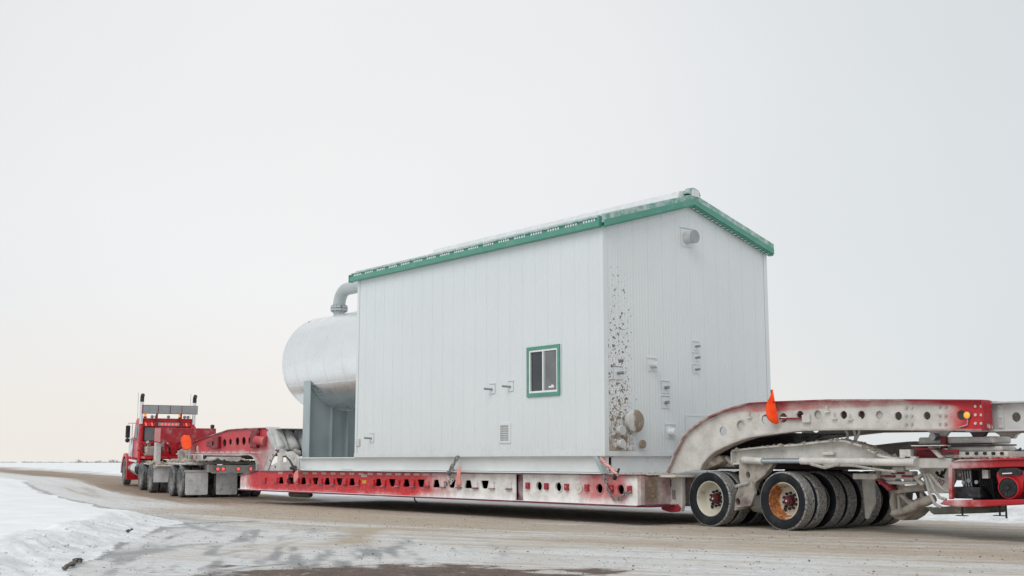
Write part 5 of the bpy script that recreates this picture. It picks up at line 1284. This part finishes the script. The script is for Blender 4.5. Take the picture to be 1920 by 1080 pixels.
MB().tube([at(1153.5,898,YC-.03),at(1157,888,YC-.03),at(1161,878.5,YC-.03)],[.028,.026,.02],8).build('handle',M['dark'],lv2,smooth=50)
MB().tube([at(1156,886,YC-.05),at(1153,893,YC-.05),at(1152,899,YC-.04)],.04,8).build('jaw',M['dark'],lv2,smooth=50)
# ------------------------------------------------------------------ far vegetation
M['twig']=simple('bare_grey_twigs',(.20,.19,.19),.9,0,.2,1)
M['needle']=simple('hazed_evergreen',(.12,.14,.145),.9,0,.3,.6)  # distance haze painted into the needles: paler, bluish grey
def depth_pt(x,dep,z=.36):
    d=FWD*FPX+RIGHT*(x-960)-CUP*(866-540); hd=d.dot(FWDH); p=d*(dep/hd); return Vector((p.x,p.y,z))
def bush(x,dep,w,h,lab,grp,leaf=90,mat='twig',cat='bush',nm='bush'):
    p=depth_pt(x,dep); p.z=gz(p.x,p.y)-.1; t=thing(nm,lab,cat,p,group=grp)
    MB().cyl(p,p+Vector((0,0,h*.55)),.05*h,.02*h,n=6).build('trunk',M['twig'],t)
    m=MB()
    for k in range(7):
        a=random.uniform(0,6.28); e=p+Vector((math.cos(a)*w*.4,math.sin(a)*w*.4,h*random.uniform(.6,1.0))); m.tube([p+Vector((0,0,h*.2)),(p+e)/2+Vector((0,0,h*.15)),e],[.025*h,.018*h,.006*h],5)
    m.build('limbs',M['twig'],t)
    m=MB()
    for k in range(leaf):
        u=random.gauss(0,.38); v=random.gauss(0,.38); q=random.random()**.7
        c=p+Vector((u*w*(1.1-q*.7),v*w*(1.1-q*.7),h*(.12+.92*q*(1-.45*min(1,abs(u)*1.4))))); s=random.uniform(.05,.13)*h
        d1=Vector((random.gauss(0,1),random.gauss(0,1),random.gauss(0,.7))).normalized()*s; d2=Vector((random.gauss(0,1),random.gauss(0,1),random.gauss(0,1))).normalized()*s*.5
        m.add([c-d1,c+d2,c+d1,c-d2],[(0,1,2,3)])
    m.build('crown',M[mat],t)
for x,w,h in ((147,3.2,2.6),(151,2.6,2.0),(163,2.2,1.3),(181,3.4,1.6),(187,3,1.9),(207,3.0,2.3),(213,3.6,2.7),(219,2.6,2.0)):
    bush(x,820+random.uniform(-60,60),w,h,'small bare grey bush on the snowy horizon left of the truck','bushes on the horizon')
for k,x in enumerate((1893,1898,1904,1909,1915,1921,1928,1936)):
    bush(x,720+random.uniform(-30,30),4.2,random.uniform(7.5,9.5),'distant dark evergreen tree beyond the power pack','trees beyond the power pack',leaf=420,mat='needle',cat='tree',nm='evergreen_tree')
m=MB()
for i in range(1500):
    x=random.choice((random.uniform(-160,30),random.uniform(40,120),random.uniform(120,232))); p=depth_pt(x,random.uniform(1300,1500)); h=abs(random.gauss(.3,.35))+.15; p.z=.36
    if random.random()<.5 and 60<x<140: continue
    a=random.uniform(.8,2.4); m.add([p,p+Vector((a,a*.3,0)),p+Vector((a*.7,a*.2,h)),p+Vector((a*.2,0,h*.8))],[(0,1,2,3)])
o=m.build('far_brush',M['twig'],None); o['kind']='stuff'; o['label']='thin dark line of brush along the far snowy horizon'
for o in bpy.data.objects:
    if '_loc' in o: del o['_loc']
